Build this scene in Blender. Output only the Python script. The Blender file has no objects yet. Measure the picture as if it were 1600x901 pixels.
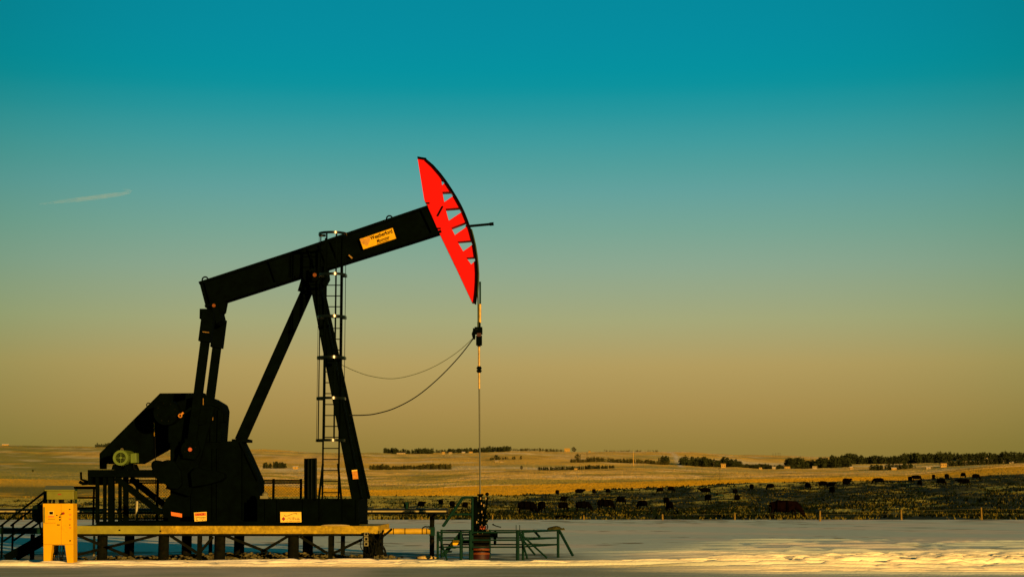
import bpy, math, random
import numpy as np
from mathutils import Vector, Matrix, geometry

random.seed(7)
rng = np.random.default_rng(7)
sc = bpy.context.scene
COL = sc.collection
R = math.radians

# ------------------------------------------------------------------ camera
F, CX, CY, CAMZ, YH = 2700.0, 800.0, 450.5, 1.73, 776.0
PIT = math.atan((YH - CY) / F)
cP, sP = math.cos(PIT), math.sin(PIT)
cam_d = bpy.data.cameras.new('camera')
cam_d.sensor_width = 36.0
cam_d.lens = 36.0 * F / 1600.0
cam_d.clip_start = 0.5
cam_d.clip_end = 60000
cam = bpy.data.objects.new('camera', cam_d)
cam.location = (0, 0, CAMZ)
cam.rotation_euler = (math.pi / 2 + PIT, 0, 0)
COL.objects.link(cam)
sc.camera = cam

# ------------------------------------------------------------------ light, sky, exposure
EXPO = 1.15
SUN_EL, SUN_AZ = R(6.2), R(29)
sc.view_settings.view_transform = 'Standard'
sc.view_settings.look = 'None'
sc.view_settings.exposure = EXPO
sc.view_settings.gamma = 1.0
sc.view_settings.use_curve_mapping = False

S = Vector((math.sin(SUN_AZ) * math.cos(SUN_EL), -math.cos(SUN_AZ) * math.cos(SUN_EL), math.sin(SUN_EL)))
sun_d = bpy.data.lights.new('sun', 'SUN')
sun_d.energy = 4.8
sun_d.angle = R(0.6)
sun_d.color = (1.0, 0.58, 0.16)
sun = bpy.data.objects.new('sun', sun_d)
sun.rotation_euler = (-S).to_track_quat('-Z', 'Y').to_euler()
COL.objects.link(sun)


def s2l(c):
    return tuple(((v / 255) / 12.92 if v / 255 <= 0.04045 else ((v / 255 + 0.055) / 1.055) ** 2.4) for v in c)


world = bpy.data.worlds.new('World')
sc.world = world
world.use_nodes = True
nt = world.node_tree
nt.nodes.clear()


def N(tree, typ, **kw):
    n = tree.nodes.new(typ)
    for k, v in kw.items():
        setattr(n, k, v)
    return n


def L(tree, a, b):
    tree.links.new(a, b)


def math_node(tree, op, a, b=None):
    n = N(tree, 'ShaderNodeMath', operation=op)
    for i, v in enumerate((a, b)):
        if v is None:
            continue
        if isinstance(v, (int, float)):
            n.inputs[i].default_value = v
        else:
            L(tree, v, n.inputs[i])
    return n.outputs[0]


tc = N(nt, 'ShaderNodeTexCoord')
sep = N(nt, 'ShaderNodeSeparateXYZ')
L(nt, tc.outputs['Generated'], sep.inputs[0])
elev = sep.outputs['Z']
# clear evening sky: dusty ochre near the ground, through grey green, to teal overhead
sky_rows = [(776, (138, 116, 52)), (700, (150, 126, 60)), (640, (169, 141, 77)), (570, (180, 157, 95)), (500, (166, 168, 121)),
            (420, (142, 168, 143)), (362, (121, 166, 149)), (300, (99, 162, 157)), (262, (82, 159, 156)), (225, (64, 156, 158)), (180, (38, 151, 158)),
            (140, (8, 147, 158)), (110, (0, 145, 159)), (60, (0, 141, 159)), (4, (0, 138, 157))]
ramp = N(nt, 'ShaderNodeValToRGB')
cr = ramp.color_ramp
pts = []
for py, c in sky_rows:
    e = PIT + math.atan((CY - py) / F)
    pts.append((math.sin(e), s2l(c)))
pts.append((0.45, s2l((0, 108, 128))))
pts.append((1.0, s2l((0, 72, 92))))
while len(cr.elements) < len(pts):
    cr.elements.new(0.5)
for el_, (p, c) in zip(cr.elements, pts):
    el_.position = max(0.0, p)
    k = 2 ** (-EXPO)
    el_.color = (c[0] * k, c[1] * k, c[2] * k, 1)
L(nt, elev, ramp.inputs[0])
# lens vignette put into the sky colour: full ahead, darker to both sides
hx = math_node(nt, 'MULTIPLY', sep.outputs['X'], sep.outputs['X'])
hy = math_node(nt, 'MULTIPLY', sep.outputs['Y'], sep.outputs['Y'])
hl = math_node(nt, 'SQRT', math_node(nt, 'ADD', hx, hy))
dot = math_node(nt, 'DIVIDE', sep.outputs['Y'], math_node(nt, 'MAXIMUM', hl, 1e-4))
mr = N(nt, 'ShaderNodeMapRange', interpolation_type='SMOOTHSTEP')
L(nt, dot, mr.inputs['Value'])
mr.inputs['From Min'].default_value = math.cos(R(26))
mr.inputs['From Max'].default_value = 1.0
side = N(nt, 'ShaderNodeMix', data_type='RGBA')
L(nt, mr.outputs[0], side.inputs['Factor'])
side.inputs['A'].default_value = (0.35, 0.62, 0.50, 1)
side.inputs['B'].default_value = (1.0, 1.0, 1.0, 1)
mul = N(nt, 'ShaderNodeMix', data_type='RGBA', blend_type='MULTIPLY')
mul.inputs['Factor'].default_value = 1.0
L(nt, ramp.outputs[0], mul.inputs['A'])
L(nt, side.outputs['Result'], mul.inputs['B'])
nish = N(nt, 'ShaderNodeTexSky', sky_type='NISHITA')
nish.sun_disc = False
nish.sun_elevation = SUN_EL
nish.sun_rotation = math.pi - SUN_AZ
nish.dust_density = 3.0
bg1 = N(nt, 'ShaderNodeBackground')
bg1.inputs['Strength'].default_value = 0.05
L(nt, nish.outputs[0], bg1.inputs['Color'])
bg2 = N(nt, 'ShaderNodeBackground')
bg2.inputs['Strength'].default_value = 1.0
L(nt, mul.outputs['Result'], bg2.inputs['Color'])
mixs = N(nt, 'ShaderNodeMixShader')
mixs.inputs[0].default_value = 0.99
L(nt, bg1.outputs[0], mixs.inputs[1])
L(nt, bg2.outputs[0], mixs.inputs[2])
wo = N(nt, 'ShaderNodeOutputWorld')
L(nt, mixs.outputs[0], wo.inputs[0])


# ------------------------------------------------------------------ helpers
def W(px, py, Y):
    """world point at distance Y seen at photograph position (px, py)"""
    t = (CY - py) / F
    k = Y / (cP - t * sP)
    return Vector(((px - CX) / F * k, Y, CAMZ + (sP + t * cP) * k))


def srgb(r, g, b):
    return s2l((r, g, b))


MATS = {}


def mat(name, col, rough=0.6, metal=0.0, var=0.25, scale=3.0, bump=0.0, bscale=30.0, spec=0.4, col2=None, thr=(0.45, 0.7), attr=None):
    if name in MATS:
        return MATS[name]
    m = bpy.data.materials.new(name)
    m.use_nodes = True
    t = m.node_tree
    b = t.nodes['Principled BSDF']
    b.inputs['Roughness'].default_value = rough
    b.inputs['Metallic'].default_value = metal
    b.inputs['Specular IOR Level'].default_value = spec
    co = N(t, 'ShaderNodeTexCoord')
    geo = N(t, 'ShaderNodeNewGeometry')
    no = N(t, 'ShaderNodeTexNoise')
    no.inputs['Scale'].default_value = scale
    no.inputs['Detail'].default_value = 6
    no.inputs['Roughness'].default_value = 0.65
    L(t, geo.outputs['Position'], no.inputs['Vector'])
    mr_ = N(t, 'ShaderNodeMapRange')
    L(t, no.outputs['Fac'], mr_.inputs['Value'])
    mr_.inputs['From Min'].default_value = 0.3
    mr_.inputs['From Max'].default_value = 0.7
    mr_.inputs['To Min'].default_value = 1 - var
    mr_.inputs['To Max'].default_value = 1 + var
    mx = N(t, 'ShaderNodeMix', data_type='RGBA', blend_type='MULTIPLY')
    mx.inputs['Factor'].default_value = 1.0
    if attr:
        a = N(t, 'ShaderNodeAttribute', attribute_name=attr)
        L(t, a.outputs['Color'], mx.inputs['A'])
    else:
        mx.inputs['A'].default_value = (*col, 1)
    L(t, mr_.outputs[0], mx.inputs['B'])
    out = mx.outputs['Result']
    if col2 is not None:
        n2 = N(t, 'ShaderNodeTexNoise')
        n2.inputs['Scale'].default_value = scale * 1.7
        n2.inputs['Detail'].default_value = 8
        n2.inputs['Roughness'].default_value = 0.7
        L(t, geo.outputs['Position'], n2.inputs['Vector'])
        m2 = N(t, 'ShaderNodeMapRange')
        m2.inputs['From Min'].default_value = thr[0]
        m2.inputs['From Max'].default_value = thr[1]
        L(t, n2.outputs['Fac'], m2.inputs['Value'])
        mx2 = N(t, 'ShaderNodeMix', data_type='RGBA')
        L(t, m2.outputs[0], mx2.inputs['Factor'])
        L(t, out, mx2.inputs['A'])
        mx2.inputs['B'].default_value = (*col2, 1)
        out = mx2.outputs['Result']
    L(t, out, b.inputs['Base Color'])
    if bump > 0:
        n3 = N(t, 'ShaderNodeTexNoise')
        n3.inputs['Scale'].default_value = bscale
        n3.inputs['Detail'].default_value = 5
        L(t, geo.outputs['Position'], n3.inputs['Vector'])
        bp = N(t, 'ShaderNodeBump')
        bp.inputs['Strength'].default_value = min(1.0, bump)
        bp.inputs['Distance'].default_value = 0.5 / bscale
        L(t, n3.outputs['Fac'], bp.inputs['Height'])
        L(t, bp.outputs[0], b.inputs['Normal'])
    MATS[name] = m
    return m


class MB:
    def __init__(self):
        self.v, self.f = [], []

    def add(self, vs, fs):
        o = len(self.v)
        self.v += [tuple(p) for p in vs]
        self.f += [tuple(o + i for i in f) for f in fs]
        return self

    def box(self, lo, hi):
        x0, y0, z0 = lo
        x1, y1, z1 = hi
        vs = [(x0, y0, z0), (x1, y0, z0), (x1, y1, z0), (x0, y1, z0), (x0, y0, z1), (x1, y0, z1), (x1, y1, z1), (x0, y1, z1)]
        return self.add(vs, [(3, 2, 1, 0), (4, 5, 6, 7), (0, 1, 5, 4), (1, 2, 6, 5), (2, 3, 7, 6), (3, 0, 4, 7)])

    def bar(self, a, b, w, h, side=(0, 1, 0)):
        """rectangular bar from a to b: w across (in the plane square to side), h along side"""
        a, b = Vector(a), Vector(b)
        d = (b - a).normalized()
        s = Vector(side)
        s = (s - d * s.dot(d)).normalized()
        u = d.cross(s).normalized()
        vs = []
        for p in (a, b):
            for i, j in ((-1, -1), (1, -1), (1, 1), (-1, 1)):
                vs.append(p + u * (w / 2 * i) + s * (h / 2 * j))
        return self.add(vs, [(0, 1, 2, 3), (7, 6, 5, 4), (0, 4, 5, 1), (1, 5, 6, 2), (2, 6, 7, 3), (3, 7, 4, 0)])

    def tube(self, a, b, r, n=10, r2=None):
        a, b = Vector(a), Vector(b)
        r2 = r if r2 is None else r2
        d = (b - a).normalized()
        s = d.orthogonal().normalized()
        u = d.cross(s)
        vs = []
        for p, q in ((a, r), (b, r2)):
            for i in range(n):
                t = 2 * math.pi * i / n
                vs.append(p + (s * math.cos(t) + u * math.sin(t)) * q)
        fs = [(i, (i + 1) % n, n + (i + 1) % n, n + i) for i in range(n)]
        fs += [tuple(range(n - 1, -1, -1)), tuple(range(n, 2 * n))]
        return self.add(vs, fs)

    def path(self, pts, r, n=6):
        pts = [Vector(p) for p in pts]
        vs = []
        s = None
        for k, p in enumerate(pts):
            d = (pts[min(k + 1, len(pts) - 1)] - pts[max(k - 1, 0)]).normalized()
            if s is None:
                s = d.orthogonal().normalized()
            s = (s - d * s.dot(d)).normalized()
            u = d.cross(s)
            for i in range(n):
                t = 2 * math.pi * i / n
                vs.append(p + (s * math.cos(t) + u * math.sin(t)) * r)
        fs = []
        for k in range(len(pts) - 1):
            for i in range(n):
                fs.append((k * n + i, k * n + (i + 1) % n, (k + 1) * n + (i + 1) % n, (k + 1) * n + i))
        e = (len(pts) - 1) * n
        fs += [tuple(range(n - 1, -1, -1)), tuple(range(e, e + n))]
        return self.add(vs, fs)

    def prism(self, poly, y0, y1, holes=()):
        """polygon of (x, z) pushed from y0 to y1"""
        loops = [list(poly)] + [list(h) for h in holes]
        flat = [p for l in loops for p in l]
        tris = geometry.tessellate_polygon([[Vector((p[0], p[1], 0)) for p in l] for l in loops])
        n = len(flat)
        vs = [(p[0], y0, p[1]) for p in flat] + [(p[0], y1, p[1]) for p in flat]
        fs = [tuple(t) for t in tris] + [tuple(n + i for i in reversed(t)) for t in tris]
        o = 0
        for l in loops:
            m = len(l)
            fs += [(o + i, o + (i + 1) % m, n + o + (i + 1) % m, n + o + i) for i in range(m)]
            o += m
        return self.add(vs, fs)

    def pprism(self, pix, y0, y1, holes=(), yref=None):
        yr = y0 if yref is None else yref
        c = lambda l: [(W(a, b, yr).x, W(a, b, yr).z) for a, b in l]
        return self.prism(c(pix), y0, y1, [c(h) for h in holes])

    def disc(self, c, r, y0, y1, n=24):
        return self.prism([(c[0] + r * math.cos(2 * math.pi * i / n), c[1] + r * math.sin(2 * math.pi * i / n)) for i in range(n)], y0, y1)

    def ball(self, c, r, n=8, sq=(1, 1, 1)):
        vs, fs = [], []
        m = n // 2 + 1
        for j in range(m + 1):
            ph = math.pi * j / m
            for i in range(n):
                th = 2 * math.pi * i / n
                vs.append((c[0] + r * sq[0] * math.sin(ph) * math.cos(th), c[1] + r * sq[1] * math.sin(ph) * math.sin(th), c[2] + r * sq[2] * math.cos(ph)))
        for j in range(m):
            for i in range(n):
                fs.append((j * n + i, j * n + (i + 1) % n, (j + 1) * n + (i + 1) % n, (j + 1) * n + i))
        return self.add(vs, fs)

    def ring(self, c, r, t, axis='Y', n=16, seg=6, a0=0, a1=2 * math.pi):
        pts = []
        full = abs(a1 - a0 - 2 * math.pi) < 1e-6
        for i in range(n + 1):
            a = a0 + (a1 - a0) * i / n
            ca, sa = r * math.cos(a), r * math.sin(a)
            pts.append({'Y': (c[0] + ca, c[1], c[2] + sa), 'Z': (c[0] + ca, c[1] + sa, c[2]), 'X': (c[0], c[1] + ca, c[2] + sa)}[axis])
        return self.path(pts, t, seg)

    def each(self, name, m, parent=None, **kw):
        """one object for each separate piece"""
        par = list(range(len(self.v)))

        def find(i):
            while par[i] != i:
                par[i] = par[par[i]]
                i = par[i]
            return i
        for f in self.f:
            for j in f[1:]:
                par[find(j)] = find(f[0])
        groups = {}
        for f in self.f:
            groups.setdefault(find(f[0]), []).append(f)
        out = []
        for fs in groups.values():
            idx = sorted({i for f in fs for i in f})
            mp_ = {i: k for k, i in enumerate(idx)}
            p = MB()
            p.add([self.v[i] for i in idx], [tuple(mp_[i] for i in f) for f in fs])
            out.append(p.build(name, m, parent, **kw))
        return out

    def build(self, name, m, parent=None, smooth=False, fix=True, bevel=0, **props):
        me = bpy.data.meshes.new(name)
        me.from_pydata(self.v, [], self.f)
        if fix:
            import bmesh
            bm = bmesh.new()
            bm.from_mesh(me)
            bmesh.ops.remove_doubles(bm, verts=bm.verts, dist=1e-5)
            bmesh.ops.recalc_face_normals(bm, faces=bm.faces)
            bm.to_mesh(me)
            bm.free()
        me.materials.append(m)
        if smooth:
            me.polygons.foreach_set('use_smooth', [True] * len(me.polygons))
            if smooth != 'all':
                me.set_sharp_from_angle(angle=R(40))
        o = bpy.data.objects.new(name, me)
        COL.objects.link(o)
        if bevel:
            bv = o.modifiers.new('bevel', 'BEVEL')
            bv.width = bevel
            bv.segments = 2
            bv.limit_method = 'ANGLE'
        if parent is not None:
            o.parent = parent
            o.matrix_parent_inverse = Matrix.Translation(-world_loc(parent))
        for k, v in props.items():
            o[k] = v
        return o


def world_loc(o):
    p = Vector(o.location)
    return p


def thing(name, label, cat, loc, group=None):
    o = bpy.data.objects.new(name, None)
    o.empty_display_size = 0.3
    COL.objects.link(o)
    o.location = loc
    o['label'] = label
    o['category'] = cat
    if group:
        o['group'] = group
    return o


def tag(o, label, cat, group=None):
    o['label'] = label
    o['category'] = cat
    if group:
        o['group'] = group
    return o


_orig_build = MB.build


def text_mesh(s, size, origin, ang=0.0, shear=0.0, name='lettering', m=None, parent=None, bold=0.0, sx=1.0):
    cu = bpy.data.curves.new(name, 'FONT')
    cu.body = s
    cu.size = size
    cu.shear = shear
    cu.offset = bold
    cu.extrude = 0.002
    ob = bpy.data.objects.new(name, cu)
    COL.objects.link(ob)
    dg = bpy.context.evaluated_depsgraph_get()
    me = bpy.data.meshes.new_from_object(ob.evaluated_get(dg))
    bpy.data.objects.remove(ob)
    c, s_ = math.cos(ang), math.sin(ang)
    M = Matrix(((c, -s_, 0, origin[0]), (0, 0, -1, origin[1]), (s_, c, 0, origin[2]), (0, 0, 0, 1)))
    me.transform(M @ Matrix.Diagonal((sx, 1, 1, 1)))
    me.materials.clear()
    me.materials.append(m)
    o = bpy.data.objects.new(name, me)
    COL.objects.link(o)
    if parent is not None:
        o.parent = parent
        o.matrix_parent_inverse = Matrix.Translation(-abs_loc(parent))
    return o


def abs_loc(o):
    # parts carry their geometry in world coordinates; only Empties are moved
    while o is not None:
        if o.type == 'EMPTY':
            return Vector(o.location)
        if o.parent is None:
            return Vector(o.location)
        o = o.parent
    return Vector((0, 0, 0))


def world_loc(o):
    # a child part's net offset is zero once its Empty's shift has been undone
    if o.type == 'EMPTY':
        return Vector(o.location)
    return Vector((0, 0, 0)) if o.parent is not None else Vector(o.location)


def abs_loc(o):
    return world_loc(o)


# ------------------------------------------------------------------ value noise
_perm = rng.random((256, 256))


def vnoise(x, y):
    x = np.asarray(x, float)
    y = np.asarray(y, float)
    xi, yi = np.floor(x).astype(int), np.floor(y).astype(int)
    fx, fy = x - xi, y - yi
    fx = fx * fx * (3 - 2 * fx)
    fy = fy * fy * (3 - 2 * fy)
    g = lambda a, b: _perm[a % 256, b % 256]
    return (g(xi, yi) * (1 - fx) + g(xi + 1, yi) * fx) * (1 - fy) + (g(xi, yi + 1) * (1 - fx) + g(xi + 1, yi + 1) * fx) * fy


def fbm(x, y, o=4, r=0.5):
    s, a, t = 0, 1, 0
    for i in range(o):
        s = s + a * vnoise(x * 2 ** i + 17.3 * i, y * 2 ** i + 9.1 * i)
        t += a
        a *= r
    return s / t


def sstep(a, b, x):
    t = np.clip((x - a) / (b - a), 0, 1)
    return t * t * (3 - 2 * t)


# ------------------------------------------------------------------ terrain
XC = np.array([-900, 0, 300, 600, 800, 1000, 1200, 1400, 1600, 2500], float)
ROWS = [
    (135, [811.0] * 10),
    (200, [806, 806, 806, 806, 806, 805, 803, 801, 799, 797]),
    (300, [800, 800, 800, 800, 799, 796, 788, 779, 770, 766]),
    (400, [790, 790, 788, 786, 785, 776, 766, 760, 750, 746]),
    (470, [779, 779, 777, 775, 774, 763, 754, 751, 741, 737]),
    (900, [776, 776, 775, 774, 773, 762, 753, 750, 740.3, 736.3]),
    (1200, [748, 748, 755, 765, 759, 755, 748, 746, 728, 722]),
    (1650, [740, 740, 744, 752, 746, 743, 744, 743.2, 727.4, 721.4]),
    (2000, [736, 736, 738, 740, 737, 735.5, 741, 741, 726.8, 721]),
    (2600, [724, 724, 726, 728, 727, 727, 733, 733, 724, 719]),
    (3000, [712, 712, 716, 718, 717, 718, 730, 730, 722, 717.5]),
    (3600, [698, 698, 704, 710, 707, 708, 716, 719, 717, 714]),
    (4200, [695, 695, 701, 708, 705, 705, 711, 715, 715, 712]),
]


def z_from_py(py, d):
    t = (CY - np.asarray(py, float)) / F
    return CAMZ + (sP + t * cP) / (cP - t * sP) * d


RD = np.array([r[0] for r in ROWS], float)
RZ = np.array([z_from_py(r[1], r[0]) for r in ROWS])
RZ[0, :] = 0
RD = np.concatenate([[-5000, 0], RD, [5600, 8000, 15000, 40000]])
RZ = np.vstack([np.zeros((2, 10)) - 0.0, RZ, RZ[-1] * 0.72, RZ[-1] * 0.35, np.zeros((1, 10)) - 30, np.zeros((1, 10)) - 150])


def terrain(x, y):
    x = np.asarray(x, float)
    y = np.asarray(y, float)
    px = 800 + 2700 * 1.007 * x / np.maximum(y, 60)
    px = np.clip(px, XC[0], XC[-1])
    ci = np.clip(np.searchsorted(XC, px) - 1, 0, len(XC) - 2)
    cf = (px - XC[ci]) / (XC[ci + 1] - XC[ci])
    cf = cf * cf * (3 - 2 * cf) * 0.6 + cf * 0.4
    ri = np.clip(np.searchsorted(RD, y) - 1, 0, len(RD) - 2)
    rf = np.clip((y - RD[ri]) / (RD[ri + 1] - RD[ri]), 0, 1)
    z = (RZ[ri, ci] * (1 - cf) + RZ[ri, ci + 1] * cf) * (1 - rf) + (RZ[ri + 1, ci] * (1 - cf) + RZ[ri + 1, ci + 1] * cf) * rf
    amp = np.interp(y, [0, 130, 160, 470, 900, 2000, 4000, 6000], [0, 0, 0.12, 0.3, 0.9, 3.0, 5.0, 5.0])
    z = z + amp * (fbm(x / 60 + 3, y / 90 + 5, 3) - 0.5)
    z = z + np.interp(y, [0, 1250, 1700, 3000, 4200, 8000], [0, 0, 5, 8, 7, 7]) * (fbm(x / 150 + 5, y / 240 + 2, 3) - 0.5)
    z = z + np.interp(y, [0, 130, 150, 450, 600, 900], [0, 0, 0.85, 1.0, 0.1, 0]) * (fbm(x / 4.5, y / 7.5, 3) - 0.5)
    return z


def ground_py(px, d):
    """image row of the terrain at column px, distance d"""
    x = (px - 800) / (2700 * 1.007) * d
    s = (float(terrain(x, d)) - CAMZ) / d
    # s = (sP + t cP)/(cP - t sP)
    t = (s * cP - sP) / (cP + s * sP)
    return CY - t * F


def spot(px, py, dmin=137, dmax=4200):
    """nearest visible terrain point on the line of sight through (px, py)"""
    best, lo = None, 1e9
    d = dmin
    while d < dmax:
        g = ground_py(px, d)
        if g <= py:
            best = d
            break
        if g < lo:
            lo, near = g, d
        d *= 1.006
    if best is None:
        best = near
    x = (px - 800) / (2700 * 1.007) * best
    return Vector((x, best, float(terrain(x, best))))


def grid_obj(name, X, Y, Z, colr, m):
    nr, nc = X.shape
    co = np.stack([X, Y, Z], -1).reshape(-1, 3)
    me = bpy.data.meshes.new(name)
    me.vertices.add(nr * nc)
    me.vertices.foreach_set('co', co.ravel())
    i = np.arange((nr - 1) * (nc - 1))
    r, c = i // (nc - 1), i % (nc - 1)
    a = r * nc + c
    q = np.stack([a, a + 1, a + nc + 1, a + nc], -1)
    me.loops.add(q.size)
    me.loops.foreach_set('vertex_index', q.ravel())
    me.polygons.add(len(q))
    me.polygons.foreach_set('loop_start', np.arange(len(q)) * 4)
    me.polygons.foreach_set('use_smooth', np.ones(len(q), bool))
    me.update()
    me.validate()
    if colr is not None:
        ca = me.color_attributes.new('field', 'FLOAT_COLOR', 'POINT')
        rgba = np.concatenate([colr.reshape(-1, 3), np.ones((nr * nc, 1))], 1)
        ca.data.foreach_set('color', rgba.ravel())
    me.materials.append(m)
    o = bpy.data.objects.new(name, me)
    COL.objects.link(o)
    o['kind'] = 'structure'
    return o


def lerp(a, b, t):
    return a * (1 - t[..., None]) + np.array(b) * t[..., None]


# --- far ground: one sheet from behind the viewer to past the horizon
ys = np.concatenate([np.linspace(-400, 120, 14), np.linspace(126, 520, 210), np.geomspace(523, 5200, 330), [5600, 6500, 8000, 11000, 15000, 25000, 40000]])
uc = np.concatenate([np.linspace(-1.6, -0.36, 24)[:-1], np.linspace(-0.36, 0.36, 420), np.linspace(0.36, 1.6, 24)[1:]])
YY = np.repeat(ys[:, None], len(uc), 1)
XX = uc[None, :] * (np.maximum(YY, 0) + 90 + np.maximum(0, 300 - np.maximum(YY, 0)) * 0.3 * (np.abs(uc[None, :]) > 0.36))
ZZ = terrain(XX, YY)
inpad = (YY < 136)
ZZ = np.where(inpad, -0.45, ZZ)


def dark_patch(x, y):
    return sstep(0.46, 0.54, fbm(x / 8 + 31, y / 17 + 11, 3))


def ground_color(XX, YY):
    """real colour of the land: pasture, golden stubble, snow-flecked slope, far strip fields"""
    PX = 800 + 2700 * 1.007 * XX / np.maximum(YY, 60)
    wob = (fbm(XX / 140, YY / 220 + 4, 3) - 0.5)
    D = YY * (1 + 0.10 * wob)
    n1 = fbm(XX / 14, YY / 40, 4)
    n2 = fbm(XX / 60 + 9, YY / 160, 4)
    n4 = fbm(XX / 3.5 + 13, YY / 9 + 4, 3)
    n5 = fbm(XX / 95 + 21, YY / 120 + 6, 4, 0.6)
    n6 = fbm(XX / 35 + 2, YY / 55 + 16, 4, 0.6)
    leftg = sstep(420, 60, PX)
    # pasture
    c = np.zeros(XX.shape + (3,)) + np.array((0.007, 0.014, 0.002))
    strawy = np.clip(sstep(860, 680, PX) * 0.10 + sstep(405, 455, YY) * 0.07 * sstep(1500, 1200, PX), 0, 1)
    c = lerp(c, (0.44, 0.37, 0.065), sstep(0.48, 0.57, n1 * 0.45 + n4 * 0.55 + strawy) * 0.9)
    c = lerp(c, (0.006, 0.012, 0.002), dark_patch(XX, YY) * 0.9 * sstep(640, 820, PX) * (1 - sstep(415, 455, YY) * sstep(1500, 1250, PX)))
    # golden field
    gold = lerp(np.zeros(c.shape) + np.array((0.60, 0.36, 0.020)), (0.44, 0.30, 0.03), sstep(0.45, 0.7, n2) * 0.6)
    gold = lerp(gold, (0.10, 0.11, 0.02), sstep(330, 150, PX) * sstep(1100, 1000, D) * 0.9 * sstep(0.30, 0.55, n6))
    gold = lerp(gold, (0.26, 0.23, 0.06), sstep(1350, 1450, PX) * 0.35)
    c = np.where((D > 520)[..., None], gold, c)
    # snow-flecked slope
    pink = np.zeros(c.shape) + np.array((0.60, 0.42, 0.13))
    pink = lerp(pink, (0.30, 0.27, 0.06), sstep(0.48, 0.60, n5) * 0.85)
    pink = lerp(pink, (0.74, 0.60, 0.40), sstep(0.52, 0.64, n6) * sstep(0.60, 0.45, n5) * 0.75)
    pink = lerp(pink, (0.10, 0.11, 0.03), sstep(0.60, 0.66, fbm(XX / 28 + 51, YY / 30 + 3, 3)) * 0.6)
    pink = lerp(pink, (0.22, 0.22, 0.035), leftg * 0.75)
    pk = sstep(0, 40, D - (1230 + 60 * np.sin(XX / 130)))
    c = c * (1 - pk[..., None]) + pink * pk[..., None]
    # far strip fields
    strip = np.sin(YY / 95.0 + XX / 700 + 3 * wob)
    far = lerp(np.zeros(c.shape) + np.array((0.56, 0.40, 0.10)), (0.34, 0.28, 0.07), sstep(-0.1, 0.25, strip) * 0.85)
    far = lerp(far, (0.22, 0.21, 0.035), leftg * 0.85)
    far = lerp(far, (0.70, 0.58, 0.40), sstep(0.52, 0.66, n5) * (0.65 - 0.3 * leftg))
    far = lerp(far, (0.62, 0.36, 0.03), sstep(0.50, 0.62, fbm(XX / 400 + 3, YY / 130 + 8, 2)) * 0.6)
    # drilled rows running up the upper slopes
    rows = np.sin(XX / 6.5 + YY / 60.0)
    far = far * (1 + 0.10 * rows * sstep(2900, 3100, YY) * sstep(4100, 3800, YY))[..., None]
    pk = sstep(2000, 2080, D)
    c = c * (1 - pk[..., None]) + far * pk[..., None]
    # dark scrub along field edges and draws
    for y0, wd, a, b in ((1505, 38, 1140, 1230), (2010, 22, 560, 640), (1690, 30, 1060, 1110)):
        e_ = np.exp(-((YY - (y0 + 0.25 * XX + 60 * (n2 - 0.5))) / wd) ** 2) * sstep(a, b, PX) * sstep(0.38, 0.55, n6)
        c = lerp(c, (0.05, 0.07, 0.02), e_ * 0.85)
    gul2 = np.exp(-((YY - 800 - 40 * (n6 - 0.5)) / 45) ** 2) * sstep(560, 600, PX) * sstep(780, 640, PX)
    c = lerp(c, (0.03, 0.04, 0.012), gul2 * 0.9)
    # pale farm road climbing the far slope
    road = np.exp(-((PX - (1066 - (YY - 2500) * 0.012)) / 3.2) ** 2) * sstep(2500, 2600, YY)
    c = lerp(c, (0.62, 0.55, 0.45), road * 0.9)
    return c


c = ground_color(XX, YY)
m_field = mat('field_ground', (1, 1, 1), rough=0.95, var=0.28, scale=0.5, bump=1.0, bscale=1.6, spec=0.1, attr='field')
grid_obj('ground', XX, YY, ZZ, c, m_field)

# --- snow-covered lease pad with wheel ruts
py_ = np.concatenate([np.linspace(-30, 33, 12), np.arange(34, 56, 0.055), np.arange(56, 70, 0.12), np.linspace(70.2, 134.8, 160)])
px_ = np.concatenate([np.linspace(-90, -21, 60)[:-1], np.arange(-21, 21.01, 0.13), np.linspace(21, 90, 60)[1:]])
X, Y = np.meshgrid(px_, py_)
Z = 0.10 * (fbm(X / 17, Y / 14, 3) - 0.5) * sstep(56, 75, Y)
Z += 0.02 * (fbm(X / 1.9, Y / 1.3, 4) - 0.5) + 0.010 * (fbm(X / 0.5, Y / 0.35, 2) - 0.5)
yw = Y + 0.5 * (fbm(X / 9, Y / 30, 2) - 0.5) + 0.012 * X
right = sstep(1.0, 7.0, X)


def rut(c0, wd, dep, k=1.0):
    q = (yw - c0) / wd
    return dep * (np.exp(-q * q) * -1.0 + 0.75 * np.exp(-((q - 1.7) / 0.7) ** 2) + 0.75 * np.exp(-((q + 1.7) / 0.7) ** 2)) * k


brk = 0.45 + 0.9 * fbm(X / 2.6 + 40, Y / 0.9, 3)
for c0, wd, dep in ((43.6, 0.20, 0.040), (44.3, 0.20, 0.055), (45.0, 0.16, 0.045), (45.7, 0.20, 0.055), (46.5, 0.18, 0.030), (47.3, 0.16, 0.015)):
    Z += rut(c0, wd, dep * 1.5, brk)
# a broad low windrow along the track: its near flank is lit, its far flank is not
Z += 0.025 * np.exp(-((yw - 45.6) / 1.3) ** 2) * (1 - right)
Z -= 0.03 * sstep(47.5, 49.5, Y) * sstep(60, 54, Y)
Z += (0.10 * np.exp(-((yw - 45.0) / 3.5) ** 2) + 0.05 * np.exp(-((yw - 51) / 3.5) ** 2)) * right
for c0, wd, dep in ((39.6, 0.2, 0.06), (40.6, 0.22, 0.05), (41.9, 0.24, 0.06), (42.9, 0.2, 0.05), (49.0, 0.3, 0.05), (51.0, 0.35, 0.05), (53.5, 0.3, 0.06), (56.0, 0.4, 0.07)):
    Z += rut(c0, wd, dep * 1.5, brk * right)
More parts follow.
